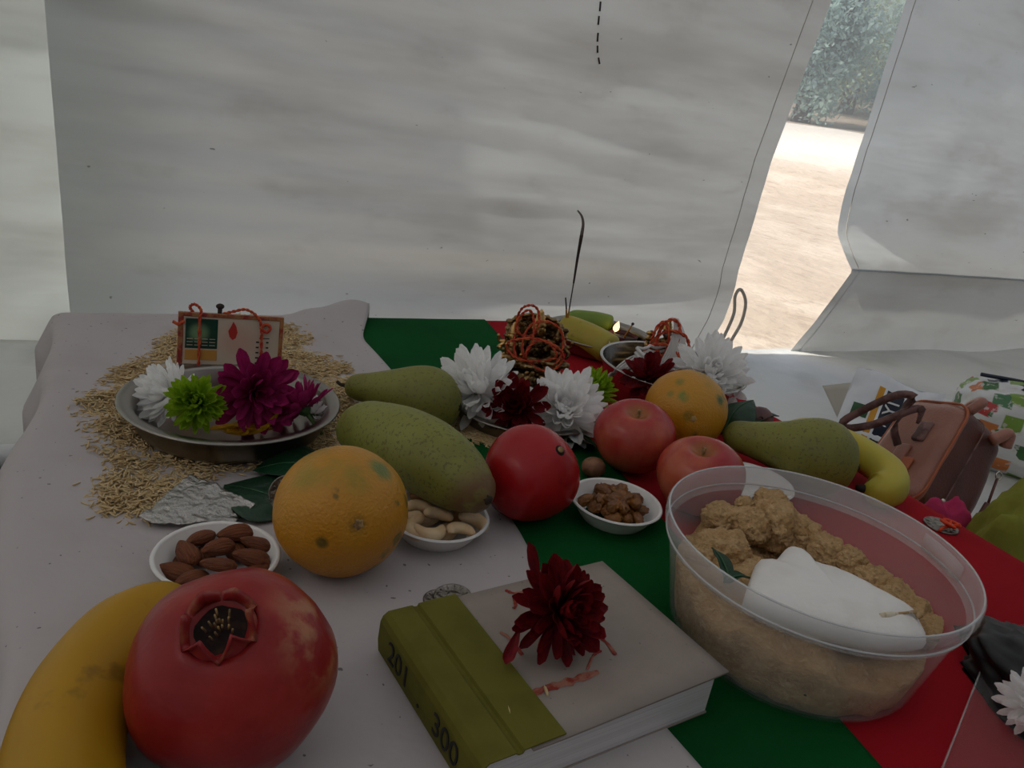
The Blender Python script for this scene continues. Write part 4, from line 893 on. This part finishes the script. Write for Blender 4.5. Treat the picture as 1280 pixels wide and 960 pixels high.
th = thing('orange_thread', 'knotted bright orange thread lying on the silver coin', 'thread', at(1186, 660, ZG+.0035))
for k in range(5):
    a = k*1.3; mk('loop', tube(spline([(0, 0, .001), (.010*math.cos(a), .006*math.sin(a), .004+.001*k), (.006*math.cos(a+.9), .008*math.sin(a+.9), .005), (0, 0, .002)], 16), .0015, 6), M['othread'], th)
mk('tail', tube(spline([(0, 0, .002), (-.008, -.004, .001), (-.014, -.010, .0006)], 10), .0015, 6), M['othread'], th)
o = coin(360, 618, .0150, .020, 'pale metal disc leaning between the dark leaf and blemished orange', (0, 0)); o.rotation_euler = (R(62), 0, .35); o.location.z = ZW+.0155
m = Mat('foil', 'aeaaa5', .34, 1); m.bump(m.noise(170, .3, .7, 3), .6, .002); M['foil'] = m.m
fc = at(243, 635, .006); CA, CB_, CC, CD = [at(x, y, ZW+z)-fc for x, y, z in ((238, 593, .016), (319, 631, .008), (292, 655, .006), (174, 648, .006))]
def foil(a, b):
    p = (CA*(1-a)+CB_*a)*(1-b)+(CD*(1-a)+CC*a)*b; bow = .008*math.sin(b*math.pi*.5)*math.sin(a*math.pi)
    p = p-Vector((0, .010*b*math.sin(math.pi*min(1, a*1.3))*(1-a), 0)); p.z += .0020*fbm(p.x*60, p.y*60, 4)+.0012*abs(fbm(p.x*150, p.y*150, 1))+.004*math.sin(a*5)*b*(1-b)*2
    return p
o = mk('foil_packet', grid(44, 36, foil), M['foil'], loc=fc); solid(o, .0010); tag(o, 'crumpled silver foil packet on the rice beside the almond bowl', 'packet')
m = Mat('betel_leaf', '0f3a20', .45); m.mix(m.noise(20, .4, .62, 4), '0a2a18', .8); m.bump(m.noise(70, .3, .7, 3), .4, .002); M['betel'] = m.m
M['vein'] = Mat('leaf_vein', '2c5a34', .6).m
def leaf(name, base, tip, wid, label, lift=.008, z0=None, mat='betel', par=None, curl=.012, cat='leaf'):
    L = tip-base; d = L.normalized(); s = Vector((d.y, -d.x, 0)).normalized(); up = s.cross(d); up = up if up.z > 0 else -up
    def c(t): return base+L*t+up*lift*math.sin(math.pi*t)
    def fn(a, b):
        w_ = wid*(math.sin(math.pi*min(1, b**.62))**.8)*(1-.15*b) if b < 1 else 0
        e = 2*a-1; return c(b)-base+s*e*w_+up*(curl*(e*e)*(w_/wid)*(1 if curl > 0 else 1)+.0006*math.sin(b*9+e*3)*abs(e))
    t = thing(name, label, cat, base) if par is None else par
    o = mk('blade', grid(14, 18, fn), M[mat], t); solid(o, .0005)
    mk('midrib', tube([c(k/12)-base+up*.0004 for k in range(13)], lambda q: .0010*(1.1-q), 6), M['vein'], t); return t
leaf('betel_leaf', at(372, 636, .008), at(280, 606, .008), .042, 'dark green betel leaf under the blemished orange beside the foil', .004, curl=.002)
leaf('betel_leaf', at(410, 590, .010), at(316, 588, .011), .036, 'dark green betel leaf between the deep plate and blemished orange', .008, curl=.002)
leaf('betel_leaf', at(905, 540, .014), at(942, 500, .050), .030, 'curled dark green betel leaf standing beside the far orange', .012, curl=-.014)
leaf('betel_leaf', at(925, 534, .014), at(974, 520, .024), .016, 'folded dark green leaf tip beside the purple fig', .006, curl=.008)
m = Mat('fig', '5a3a40', .6); m.mix(m.noise(40, .4, .6, 4), '6e4a44'); M['fig'] = m.m
c = at(949, 524, .020); f_ = thing('fig', 'small purplish brown fig beside the curled dark leaf', 'fig', c); mk('fruit_body', ball(3, lambda d: .0165*(1+.05*fbm(d.x*2, d.y*2, d.z*2)), (1, 1, .95)), M['fig'], f_); mk('eye', xf(lathe([(0, .0157), (.003, .0162), (.0042, .0150)], 12), align(imgdir(949, 524, .1, 0, 1)).to_matrix().to_4x4()), M['dark_heart'], f_)
leaf('dark_leaf', at(742, 556, .006), at(702, 552, .012), .020, 'dark green leaf poking out under the white flower by the apple', .006, curl=.002)

# ------------------------------------------------------------------ food tub
tc = at(1030, 712, .085); tc = Vector((.226, .483, 0)); tz = ZG+.002
m = Mat('clear_plastic', 'd4d2d0', .22, spec=.6); M['tubm'] = m.clear(.85).m
m = Mat('clear_rim', 'd6d5d4', .20, spec=.7); M['rimm'] = m.clear(.68).m
tub = thing('plastic_tub', 'round clear plastic tub full of brown halwa on the green and red cloths', 'tub', (tc.x, tc.y, tz))
tr_, th_ = .1045, .085
bodyp = [(0, 0), (.078, 0), (.083, .0015), (.0860, .006), (.0990, .066), (.0985, .0665), (.0850, .007), (.082, .0030), (0, .0018)]
mk('body', lathe(bodyp, 80), M['tubm'], tub)
rimp = [(.0990, .066), (.1015, .0665), (.1025, .069), (.1018, .072), (.1036, .0735), (.1048, .077), (.1050, .0835), (.1040, .0850), (.1024, .0848), (.1012, .081), (.0990, .070), (.0985, .0665)]
rim = mk('rim', lathe(rimp, 96), M['rimm'], tub)
m = Mat('lip_highlight_edge', 'd8d8d8', .12, spec=.8); M['lip'] = m.clear(.35).m  # rings added to put bright highlight lines along the rim
for rr_, zz_ in ((.1034, .0850), (.1022, .0700)): mk('lip_highlight', lathe([(rr_+.0007*math.cos(a), zz_+.0007*math.sin(a)) for a in [k*math.pi/4 for k in range(9)]], 96), M['lip'], rim)
tabp = []
for k in range(9):
    a = R(-4+26*k/8); e = 1 if 0 < k < 8 else 0
    tabp += [Vector(((.0990)*math.cos(a), .0990*math.sin(a), .0835)), Vector(((.0990-.004*e)*math.cos(a), (.0990-.004*e)*math.sin(a), .0835-.002*e)), Vector(((.0990-.004*e)*math.cos(a), (.0990-.004*e)*math.sin(a), .072)), Vector((.0990*math.cos(a), .0990*math.sin(a), .072))]
mk('latch_tab', (tabp, [(4*i+j, 4*i+j+1, 4*i+j+5, 4*i+j+4) for i in range(8) for j in range(3)]), M['rimm'], rim)
m = Mat('halwa', 'cda878', .75, spec=.3); m.mix(m.noise(60, .40, .66, 4), 'b58c58', .8); m.mix(m.noise(220, .55, .68, 2), 'dcbc8c', .6); m.bump(m.noise(260, .3, .7, 5), .8, .0028); M['halwa'] = m.m
hl = thing('semolina_halwa', 'crumbly golden brown halwa heaped in the clear tub', 'food', (tc.x, tc.y, tz+.0032))
def hh(x, y):
    r = math.hypot(x, y)/.09; c = noise.cell(Vector((x*30, y*30, 1))) if hasattr(noise, 'cell') else 0
    z = .030+.016*fbm(x*16, y*16, 2)*(.6+.6*(x*x+y*y)/.0081)+.006*fbm(x*50, y*50, 3)+.020*math.exp(-(((x+.050)/.04)**2+((y-.020)/.05)**2))+.012*math.exp(-(((x+.02)/.05)**2+((y+.045)/.03)**2))
    return z
v, f = [], []; NR, NA = 34, 90
wallr = lambda z: .0835+(.0970-.0840)*min(1, max(0, z/.060))-.0008
for i in range(NR+1):
    for k in range(NA):
        a = 2*math.pi*k/NA; q = i/NR; r = .0835*q+.0001; x, y = r*math.cos(a), r*math.sin(a); z = hh(x, y); 
        if i == NR: r = wallr(z-.003)-.0012; x, y = r*math.cos(a), r*math.sin(a)
        v.append((x, y, z))
for q in (.75, .5, .25, .04, 0):
    for k in range(NA):
        a = 2*math.pi*k/NA; z0 = v[NR*NA+k][2]; z = max(.0006, z0*q); r = wallr(z)-.0012-.004*max(0, fbm(math.cos(a)*5, math.sin(a)*5, z*60))-(.006 if q == 0 else 0); v.append((r*math.cos(a), r*math.sin(a), z))
for i in range(NR+5):
    for k in range(NA): f.append((i*NA+k, i*NA+(k+1) % NA, (i+1)*NA+(k+1) % NA, (i+1)*NA+k))
f.append(tuple((NR+5)*NA+k for k in range(NA)))
mk('halwa_base', (v, f), M['halwa'], hl)
def chunk(px, py, rpx, z, sc=(1, 1, .8), seed=0):
    c = at(px, py, tz+z); r = rpx/F*depth(c)
    def fn(d): return 1+.22*fbm(d.x*1.3+seed, d.y*1.3, d.z*1.3)+.14*fbm(d.x*4+seed, d.y*4, d.z*4)+.07*fbm(d.x*11+seed, d.y*11, d.z*11)+.035*fbm(d.x*24+seed, d.y*24, d.z*24)
    loc = c-Vector((tc.x, tc.y, tz+.0032)); v, f = xf(ball(5, fn, (r*sc[0], r*sc[1], r*sc[2])), Matrix.Rotation(seed, 4, 'Z')); out = []
    for p in v:                                       # stay inside the tub wall
        q = p+loc; rr = math.hypot(q.x, q.y); mx_ = wallr(q.z)-.002
        if rr > mx_: q.x *= mx_/rr; q.y *= mx_/rr
        out.append(q-loc)
    mk('chunk', (out, f), M['halwa'], hl, loc=loc)
for i, (x, y, r, z) in enumerate(((903, 650, 26, .052), (938, 655, 26, .056), (968, 655, 38, .054), (962, 630, 24, .060), (905, 690, 34, .046), (930, 632, 14, .062), (1000, 668, 28, .050), (1028, 690, 28, .046), (1058, 706, 28, .044), (1088, 730, 28, .042), (1115, 748, 28, .041), (1142, 770, 26, .040), (1165, 792, 24, .040), (880, 700, 22, .044))):
    chunk(x, y, r, z, (1.0+.15*math.sin(i*2.1), 1, .82), i*1.7)
m = Mat('coconut_flesh', 'e8e5e0', .45, spec=.4); m.mix(m.noise(30, .5, .75, 3), 'd6d0c8', .6); m.bump(m.noise(60, .3, .7, 3), .2, .002); M['coco'] = m.m
m = Mat('coconut_edge', 'a8875a', .7); m.mix(m.noise(90, .45, .6, 3), 'd8cdb8'); M['cocoe'] = m.m
out = [(930, 748), (938, 722), (948, 700), (968, 698), (983, 683), (998, 684), (1008, 698), (1040, 706), (1075, 724), (1110, 744), (1140, 758), (1152, 778), (1160, 798), (1128, 801), (1085, 796), (1040, 785), (1000, 776), (960, 764)]
ctr = at(1040, 748, tz+.062)
ring = spline([Vector(at(x, y, tz+.060)-ctr) for x, y in out]+[Vector(at(*out[0], tz+.060)-ctr)], 71)[:71]
v, f = [Vector((0, 0, .008))], []
for q, dz in ((.25, .0078), (.5, .0070), (.72, .0056), (.88, .0032), (.97, .0), (1.0, -.004), (.99, -.008), (.92, -.012), (.5, -.014)):
    for p in ring: v.append(Vector((p.x*q, p.y*q, p.z*q+dz+.0022*fbm(p.x*q*40, p.y*q*40, 7))))
n = len(ring); f += [(0, 1+k, 1+(k+1) % n) for k in range(n)]
for i in range(8):
    for k in range(n): f.append((1+i*n+k, 1+(i+1)*n+k, 1+(i+1)*n+(k+1) % n, 1+i*n+(k+1) % n))
f.append(tuple(1+8*n+k for k in range(n)))
co = thing('coconut_piece', 'broken piece of white coconut flesh lying on the halwa', 'coconut', ctr)
mk('flesh', (v, f), M['coco'], co)
ed = [Vector(at(x, y, tz+z)-ctr) for x, y, z in ((1100, 770, .0665), (1120, 768, .0665), (1143, 765, .0655), (1151, 772, .064))]
mk('brown_skin', tube(spline(ed, 16), lambda q: .0016+.0008*math.sin(q*9), 8), M['cocoe'], co)
M['curry'] = M['betel']
leaf('curry_leaf', at(912, 726, tz+.052), at(890, 684, tz+.062), .0055, 'small green curry leaf standing in the halwa beside the coconut', .003, curl=.002)
leaf('curry_leaf', at(905, 728, tz+.052), at(938, 722, tz+.056), .0045, 'small green curry leaf lying flat beside the coconut piece', .003, curl=.002)
leaf('curry_leaf', at(1006, 870, tz+.018), at(1022, 822, tz+.036), .008, 'dark leaf pressed against the tub wall inside the halwa', .002, curl=.0)

# ------------------------------------------------------------------ handbag, shopping bag, packet and clothes beside the table
FZ = GZ-.001
m = Mat('brown_leather', 'a06c58', .36, spec=.6); m.mix(m.noise(10, .4, .66, 4), '8c5a46', .7); m.bump(m.noise(260, .3, .7, 3), .25, .001); M['leather'] = m.m
m = Mat('shaded_brown_leather', '5c2e20', .42, spec=.6); m.mix(m.noise(12, .4, .66, 4), '48241a', .7); m.bump(m.noise(260, .3, .7, 3), .25, .001); M['leather_shaded'] = m.m  # shade on the side facing away from the gap, put into the leather colour
m = Mat('leather_strap', '80605a', .5, spec=.4); m.mix(m.noise(40, .4, .6, 3), '573a33'); M['strap'] = m.m
m = Mat('orange_piping', 'a85a34', .5); M['piping'] = m.m
M['metal'] = Mat('bag_metal', 'c9c2b0', .22, 1).m
A = Vector((.47, .47, .75)).normalized(); N = Vector((-.75, -.1, .55)); N = (N-A*N.dot(A)).normalized(); G = A.cross(N)
if G.y > 0: G = -G
La, Lg, Ln = .205, .150, .150
def bagpos(zc):
    c = at(1140, 625, zc); return c
zc = -.10
for _ in range(8):
    c = bagpos(zc); lo = min((c+A*a-G*g-N*n).z for a in (0, La) for g in (0, Lg) for n in (0, Ln)); zc += FZ-.020-lo
bc = bagpos(zc)
bag = thing('handbag', 'brown leather handbag tipped over on the sheet beside the red cloth', 'handbag', bc)
BM = Matrix((A, -G, -N)).transposed().to_4x4()       # local x up the ridge, y across the pale panel, z into the bag
def bagbody():
    bm = bmesh.new(); bmesh.ops.create_cube(bm, size=1)
    for q in bm.verts: q.co = Vector(((q.co.x+.5)*La, (q.co.y+.5)*Lg, (q.co.z+.5)*Ln))
    for q in bm.verts:
        if q.co.x > La*.5: q.co.y = Lg*.5+(q.co.y-Lg*.5)*.86; q.co.z = q.co.z*.84
    bmesh.ops.bevel(bm, geom=[e for e in bm.edges], offset=.030, segments=5, affect='EDGES', profile=.5)
    bmesh.ops.subdivide_edges(bm, edges=[e for e in bm.edges if e.calc_length() > .03], cuts=5, use_grid_fill=True)
    for q in bm.verts:
        q.co += q.normal*(.004*fbm(q.co.x*18, q.co.y*18, q.co.z*18))
    bm.verts.index_update(); vf = [q.co.copy() for q in bm.verts], [tuple(x.index for x in f.verts) for f in bm.faces]; bm.free(); return vf
bv, bf = bagbody()
pale = [f for f in bf if sum(bv[i].z for i in f)/len(f) < .020]; dark = [f for f in bf if f not in set(pale)]  # lit panel and shaded gusset get separate leather colours
mk('front_panel', xf((bv, pale), BM), M['leather'], bag); mk('gusset', xf((bv, dark), BM), M['leather_shaded'], bag)
def rr(z, ins, k=0):                                  # rounded outline parallel to the pale panel
    y0, y1, x0, x1, r = -ins, Lg+ins, -ins, La+ins, .034; out = []
    for cx, cy, a0 in ((x1-r, y1-r-.008, 0), (x0+r, y1-r, 90), (x0+r, y0+r, 180), (x1-r, y0+r+.006, 270)):
        for j in range(7): a = R(a0+15*j); out.append(Vector((cx+r*math.cos(a), cy+r*math.sin(a), z)))
    return out+[out[0]]
mk('piping', xf(tube(rr(.014, -.002), .0024, 8), BM), M['piping'], bag); mk('stitch_band', xf(tube(rr(.058, .001), .0012, 6), BM), M['strap'], bag)
def strip(pts, wd, th, wdir): 
    ps = spline(pts, 40); v, f = [], []
    for i, p in enumerate(ps):
        t = (ps[min(i+1, 40)]-ps[max(i-1, 0)]).normalized(); w_ = (wdir-t*wdir.dot(t)).normalized(); n_ = t.cross(w_)
        for a, b in ((-1, -1), (1, -1), (1, 1), (-1, 1)): v.append(p+w_*wd*a+n_*th*b)
    for i in range(40):
        for k in range(4): f.append((4*i+k, 4*i+(k+1) % 4, 4*i+4+(k+1) % 4, 4*i+4+k))
    return v, f
D = lambda x, y, off=0: atdepth(x, y, bc+(-G*Lg*.4)+A*.06+N*(.01+off))-bc
mk('handle', strip([D(1122, 556, 0), D(1118, 535, .01), D(1132, 508, .02), D(1143, 496, .03), D(1120, 494, .04), D(1080, 512, .05), D(1054, 527, .05), D(1060, 535, .05), D(1090, 531, .045), D(1120, 520, .035), D(1140, 512, .02), D(1152, 512, .01), D(1148, 528, .0)], .0062, .0022, A*.3+Vector((0, 0, 1))), M['strap'], bag)
mk('handle_tab', xf(box((.055, .060, -.006), (.100, .085, .004), .004), BM), M['leather'], bag); mk('handle_tab', xf(box((.110, .045, -.006), (.150, .070, .004), .004), BM), M['strap'], bag)
mk('zip', xf(box((.045, .040, -.0035), (.075, .110, .0), .001), BM), M['piping'], bag)
mk('top_knot', xf(merge(tube(spline([(La-.006, .03, .03), (La+.020, .02, .035), (La+.022, .05, .05), (La-.004, .06, .055)], 12), .009, 10)), BM), M['leather'], bag)
mk('side_tab', xf(tube(spline([(La*.85, -.004, .07), (La*.98, -.012, .085), (La*.9, -.006, .10)], 10), .010, 10), BM), M['leather'], bag)
mk('rivet', xf(xf(ball(2), Matrix.Translation((.035, -.003, .052)) @ Matrix.Diagonal((.006, .004, .006, 1))), BM), M['metal'], bag)
o = mk('zip_pull', xf(merge(tube([(.135, -.006, .122), (.085, -.010, .130)], .0022, 8), box((.050, -.014, .122), (.088, -.008, .140), .002)), BM), M['leather_shaded'], bag)
mk('ring', xf(tube([(.140+.007*math.cos(a), -.006, .122+.007*math.sin(a)) for a in [k*.5236 for k in range(13)]], .0014, 6), BM), M['metal'], o)

# white packet with printed panels
m = Mat('packet_white', 'f0f3f6', .3); m.mix(m.noise(14, .45, .7), 'e0e5ea', .6); M['pk'] = m.m
M['navy'] = Mat('navy_print', '1a2233', .4).m; M['porange'] = Mat('orange_print', 'd89a2c', .4).m; M['pgreen'] = Mat('green_print', '2f5a34', .5).m; M['pwhite'] = Mat('white_print', 'e2e2e0', .5).m
pb = at(1092, 560, FZ); yw = math.atan2(pb.y, pb.x)-math.pi/2
pk = thing('snack_packet', 'white printed snack packet with orange and navy panels behind the handbag', 'packet', pb); pk.rotation_euler = (R(-14), R(5), yw+.15)
pw, ph = .095, atdepth(1090, 472, pb).z-FZ+.004
def pkf(s_):
    def fn(a, b): return Vector((-pw+2*pw*a, s_*(.028*math.sin(math.pi*a)**.7*(1-b)**.55*(.2+.8*min(1, b*6)))+.004*fbm(a*5, b*5, s_), ph*b+.006*math.sin(a*7)*b))
    return grid(24, 20, fn)
front = pkf(-1); bpk = pkf(1); mk('pouch', merge(front, (bpk[0], [q[::-1] for q in bpk[1]])), M['pk'], pk)
def onp(a0, a1, b0, b1, d=.0012):
    def fn(a, b):
        A_, B_ = a0+(a1-a0)*a, b0+(b1-b0)*b
        return Vector((-pw+2*pw*A_, -(.028*math.sin(math.pi*A_)**.7*(1-B_)**.55*(.2+.8*min(1, B_*6)))+.004*fbm(A_*5, B_*5, -1)-d, ph*B_+.006*math.sin(A_*7)*B_))
    return grid(6, 8, fn)
mk('orange_panel', onp(.30, .37, .0, .83), M['porange'], pk); nvp = mk('navy_panel', onp(.40, .60, .0, .82), M['navy'], pk); mk('green_leaf_print', onp(.10, .28, .35, .52), M['pgreen'], pk)
text('YI', .040, M['pwhite'], nvp, Matrix.Translation((0, -.0235, ph*.60)) @ Matrix.Rotation(R(90), 4, 'X') @ Matrix.Rotation(R(90), 4, 'Z'), ext=.0016)
m = Mat('paper_flap', 'cfc9bc', .7); M['flap'] = m.m
pr_ = pb+(pb-CP).normalized()*.06; q4 = [atdepth(x, y, pr_)-pb for x, y in ((1028, 482), (1064, 478), (1090, 545), (1050, 530))]
o = mk('paper_sheet', grid(10, 8, lambda a, b: (q4[0]*(1-a)+q4[1]*a)*(1-b)+(q4[3]*(1-a)+q4[2]*a)*b+Vector((0, .01*math.sin(a*3)*b, 0))), M['flap'], loc=pb); solid(o, .001); tag(o, 'cream paper sheet leaning beside the white snack packet', 'paper')

# printed shopping bag
m = Mat('tote_print', 'd6d6d2', .4)
vo = m.n.new('ShaderNodeTexVoronoi'); vo.distance = 'CHEBYCHEV'; vo.inputs['Scale'].default_value = 21; vo.inputs['Randomness'].default_value = .75; m.L(m.co((1, 1, 1.2)), vo.inputs['Vector'])
cr_ = m.n.new('ShaderNodeValToRGB'); cr_.color_ramp.interpolation = 'CONSTANT'; el = cr_.color_ramp.elements
el[0].position = 0; el[0].color = srgb('3f6a34'); el[1].position = .9; el[1].color = srgb('d6d6d2')
for p_, c_ in ((.16, 'b83a34'), (.32, '7a9a3c'), (.46, '232a3a'), (.58, 'c9763a'), (.70, '8a3a30'), (.80, '4a7a50')): e_ = el.new(p_); e_.color = srgb(c_)
sx = m.n.new('ShaderNodeSeparateColor'); m.L(vo.outputs['Color'], sx.inputs[0]); m.L(sx.outputs[0], cr_.inputs[0])
mx = m.n.new('ShaderNodeMix'); mx.data_type = 'RGBA'; m.L(m.ramp(vo.outputs['Distance'], .42, .36), mx.inputs['Factor']); mx.inputs['A'].default_value = srgb('d6d6d2'); m.L(cr_.outputs[0], mx.inputs['B']); m.cur = mx.outputs['Result']; m.L(m.cur, m.b.inputs['Base Color'])
m.mix(m.noise(60, .56, .62, 3), 'd0ccc4', .7); M['tote'] = m.m
tp = at(1285, 590, FZ); tz_ = atdepth(1250, 474, tp).z-FZ
tote = thing('shopping_bag', 'white plastic shopping bag printed with colourful groceries behind the handbag', 'bag', tp); tote.rotation_euler = (0, 0, math.atan2(tp.y, tp.x)-math.pi/2+.2)
def tf(d):
    return 1+.10*fbm(d.x*2, d.y*2, d.z*2)+.05*fbm(d.x*6, d.y*6, d.z*6)
v, f = ball(5, tf)
v = [Vector((math.copysign(abs(p.x)**.6, p.x)*.19, math.copysign(abs(p.y)**.7, p.y)*.10, max(-.92, math.copysign(abs(p.z)**.6, p.z))*tz_*.54*(1-.12*p.x)+tz_*.5)) for p in v]
mk('bag_body', (v, f), M['tote'], tote)
mk('top_hem', tube(spline([(-.16, -.01, tz_*1.04), (-.05, .01, tz_*1.05), (.06, -.01, tz_*.98), (.16, 0, tz_*.92)], 20), .0045, 8), M['navy'], tote)
mk('handle', strip([(-.10, -.03, tz_*1.0), (-.06, -.05, tz_*1.06), (.02, -.06, tz_*1.03), (.08, -.05, tz_*.95), (.10, -.07, tz_*.82)], .010, .0015, Vector((0, 1, .3))), M['navy'], tote)

# clothes
def heap(name, px, py, z, rx, ry, hgt, mat, label, rot=0, folds=.16, seed=0):
    c = at(px, py, z); c.z = FZ
    def fn(d): return 1+folds*fbm(d.x*1.4+seed, d.y*1.4, d.z*1.4)+folds*.5*math.sin(d.x*7+3*d.z+seed+2*fbm(d.x*2, d.y*2, seed))
    v, f = ball(5, fn); o = mk(name, ([Vector((p.x*rx, p.y*ry, max(0, p.z*.95+.05)*hgt if p.z > -.05 else 0)) for p in v], f), mat, loc=c); o.rotation_euler = (0, 0, rot); return tag(o, label, 'cloth')
m = Mat('pink_cloth', 'b83a62', .9, spec=.1); m.mix(m.noise(12, .4, .66), 'a53058', .7); M['pink'] = m.m
m = Mat('olive_cloth', '848638', .9, spec=.1); m.mix(m.noise(12, .4, .66), '74762e', .7); m.bump(m.noise(30, .3, .7, 3), .3, .004); M['olive'] = m.m
heap('pink_cloth', 1188, 622, -.10, .062, .042, .185, M['pink'], 'folded deep pink cloth between the handbag and the red table edge', .5, .12, 2)
heap('olive_cloth', 1292, 660, -.10, .125, .080, .235, M['olive'], 'crumpled olive green cloth piled beside the coin', .7, .16, 5)

# black bag, clear film and a white flower at the table edge
m = Mat('black_plastic', '0a090a', .45, spec=.35); M['blackp'] = m.m
c = at(1392, 905, .02); c.z = ZG+.0016
v, f = ball(5, lambda d: 1+.14*fbm(d.x*2, d.y*2, d.z*2)+.09*abs(fbm(d.x*5, d.y*5, d.z*5)))
o = mk('black_bag', ([Vector((p.x*.058, p.y*.110, max(0, p.z*.9+.1)*.034)) for p in v], f), M['blackp'], loc=c); o.rotation_euler = (0, 0, .25); tag(o, 'black plastic bag lying on the red cloth edge', 'bag')
flower('white', at(1296, 884, ZG+.036), imgdir(1296, 884, -.15, -.35, .9), .021, 'white chrysanthemum lying on the black plastic bag', 31)
m = Mat('clear_film', 'c0bcbc', .12, spec=.7); M['film'] = m.clear(.90).m
fa, fb, fc_, fd = [at(x, y, ZG+.004) for x, y in ((1244, 792), (1330, 770), (1300, 1000), (1168, 985))]
def film(a, b):
    p = (fa*(1-a)+fb*a)*(1-b)+(fd*(1-a)+fc_*a)*b; p.z = ZG+.0035+.0026*(1+fbm(p.x*45, p.y*45, 3))+.001*abs(fbm(p.x*140, p.y*140, 1)); return p-fa
o = mk('plastic_film', grid(40, 40, film), M['film'], loc=fa); tag(o, 'sheet of crinkled clear plastic film on the red cloth', 'film')
mk('film_edge', tube([Vector(film(0, k/30))+Vector((0, 0, .0004)) for k in range(31)], .0007, 6), M['rimm'], o)
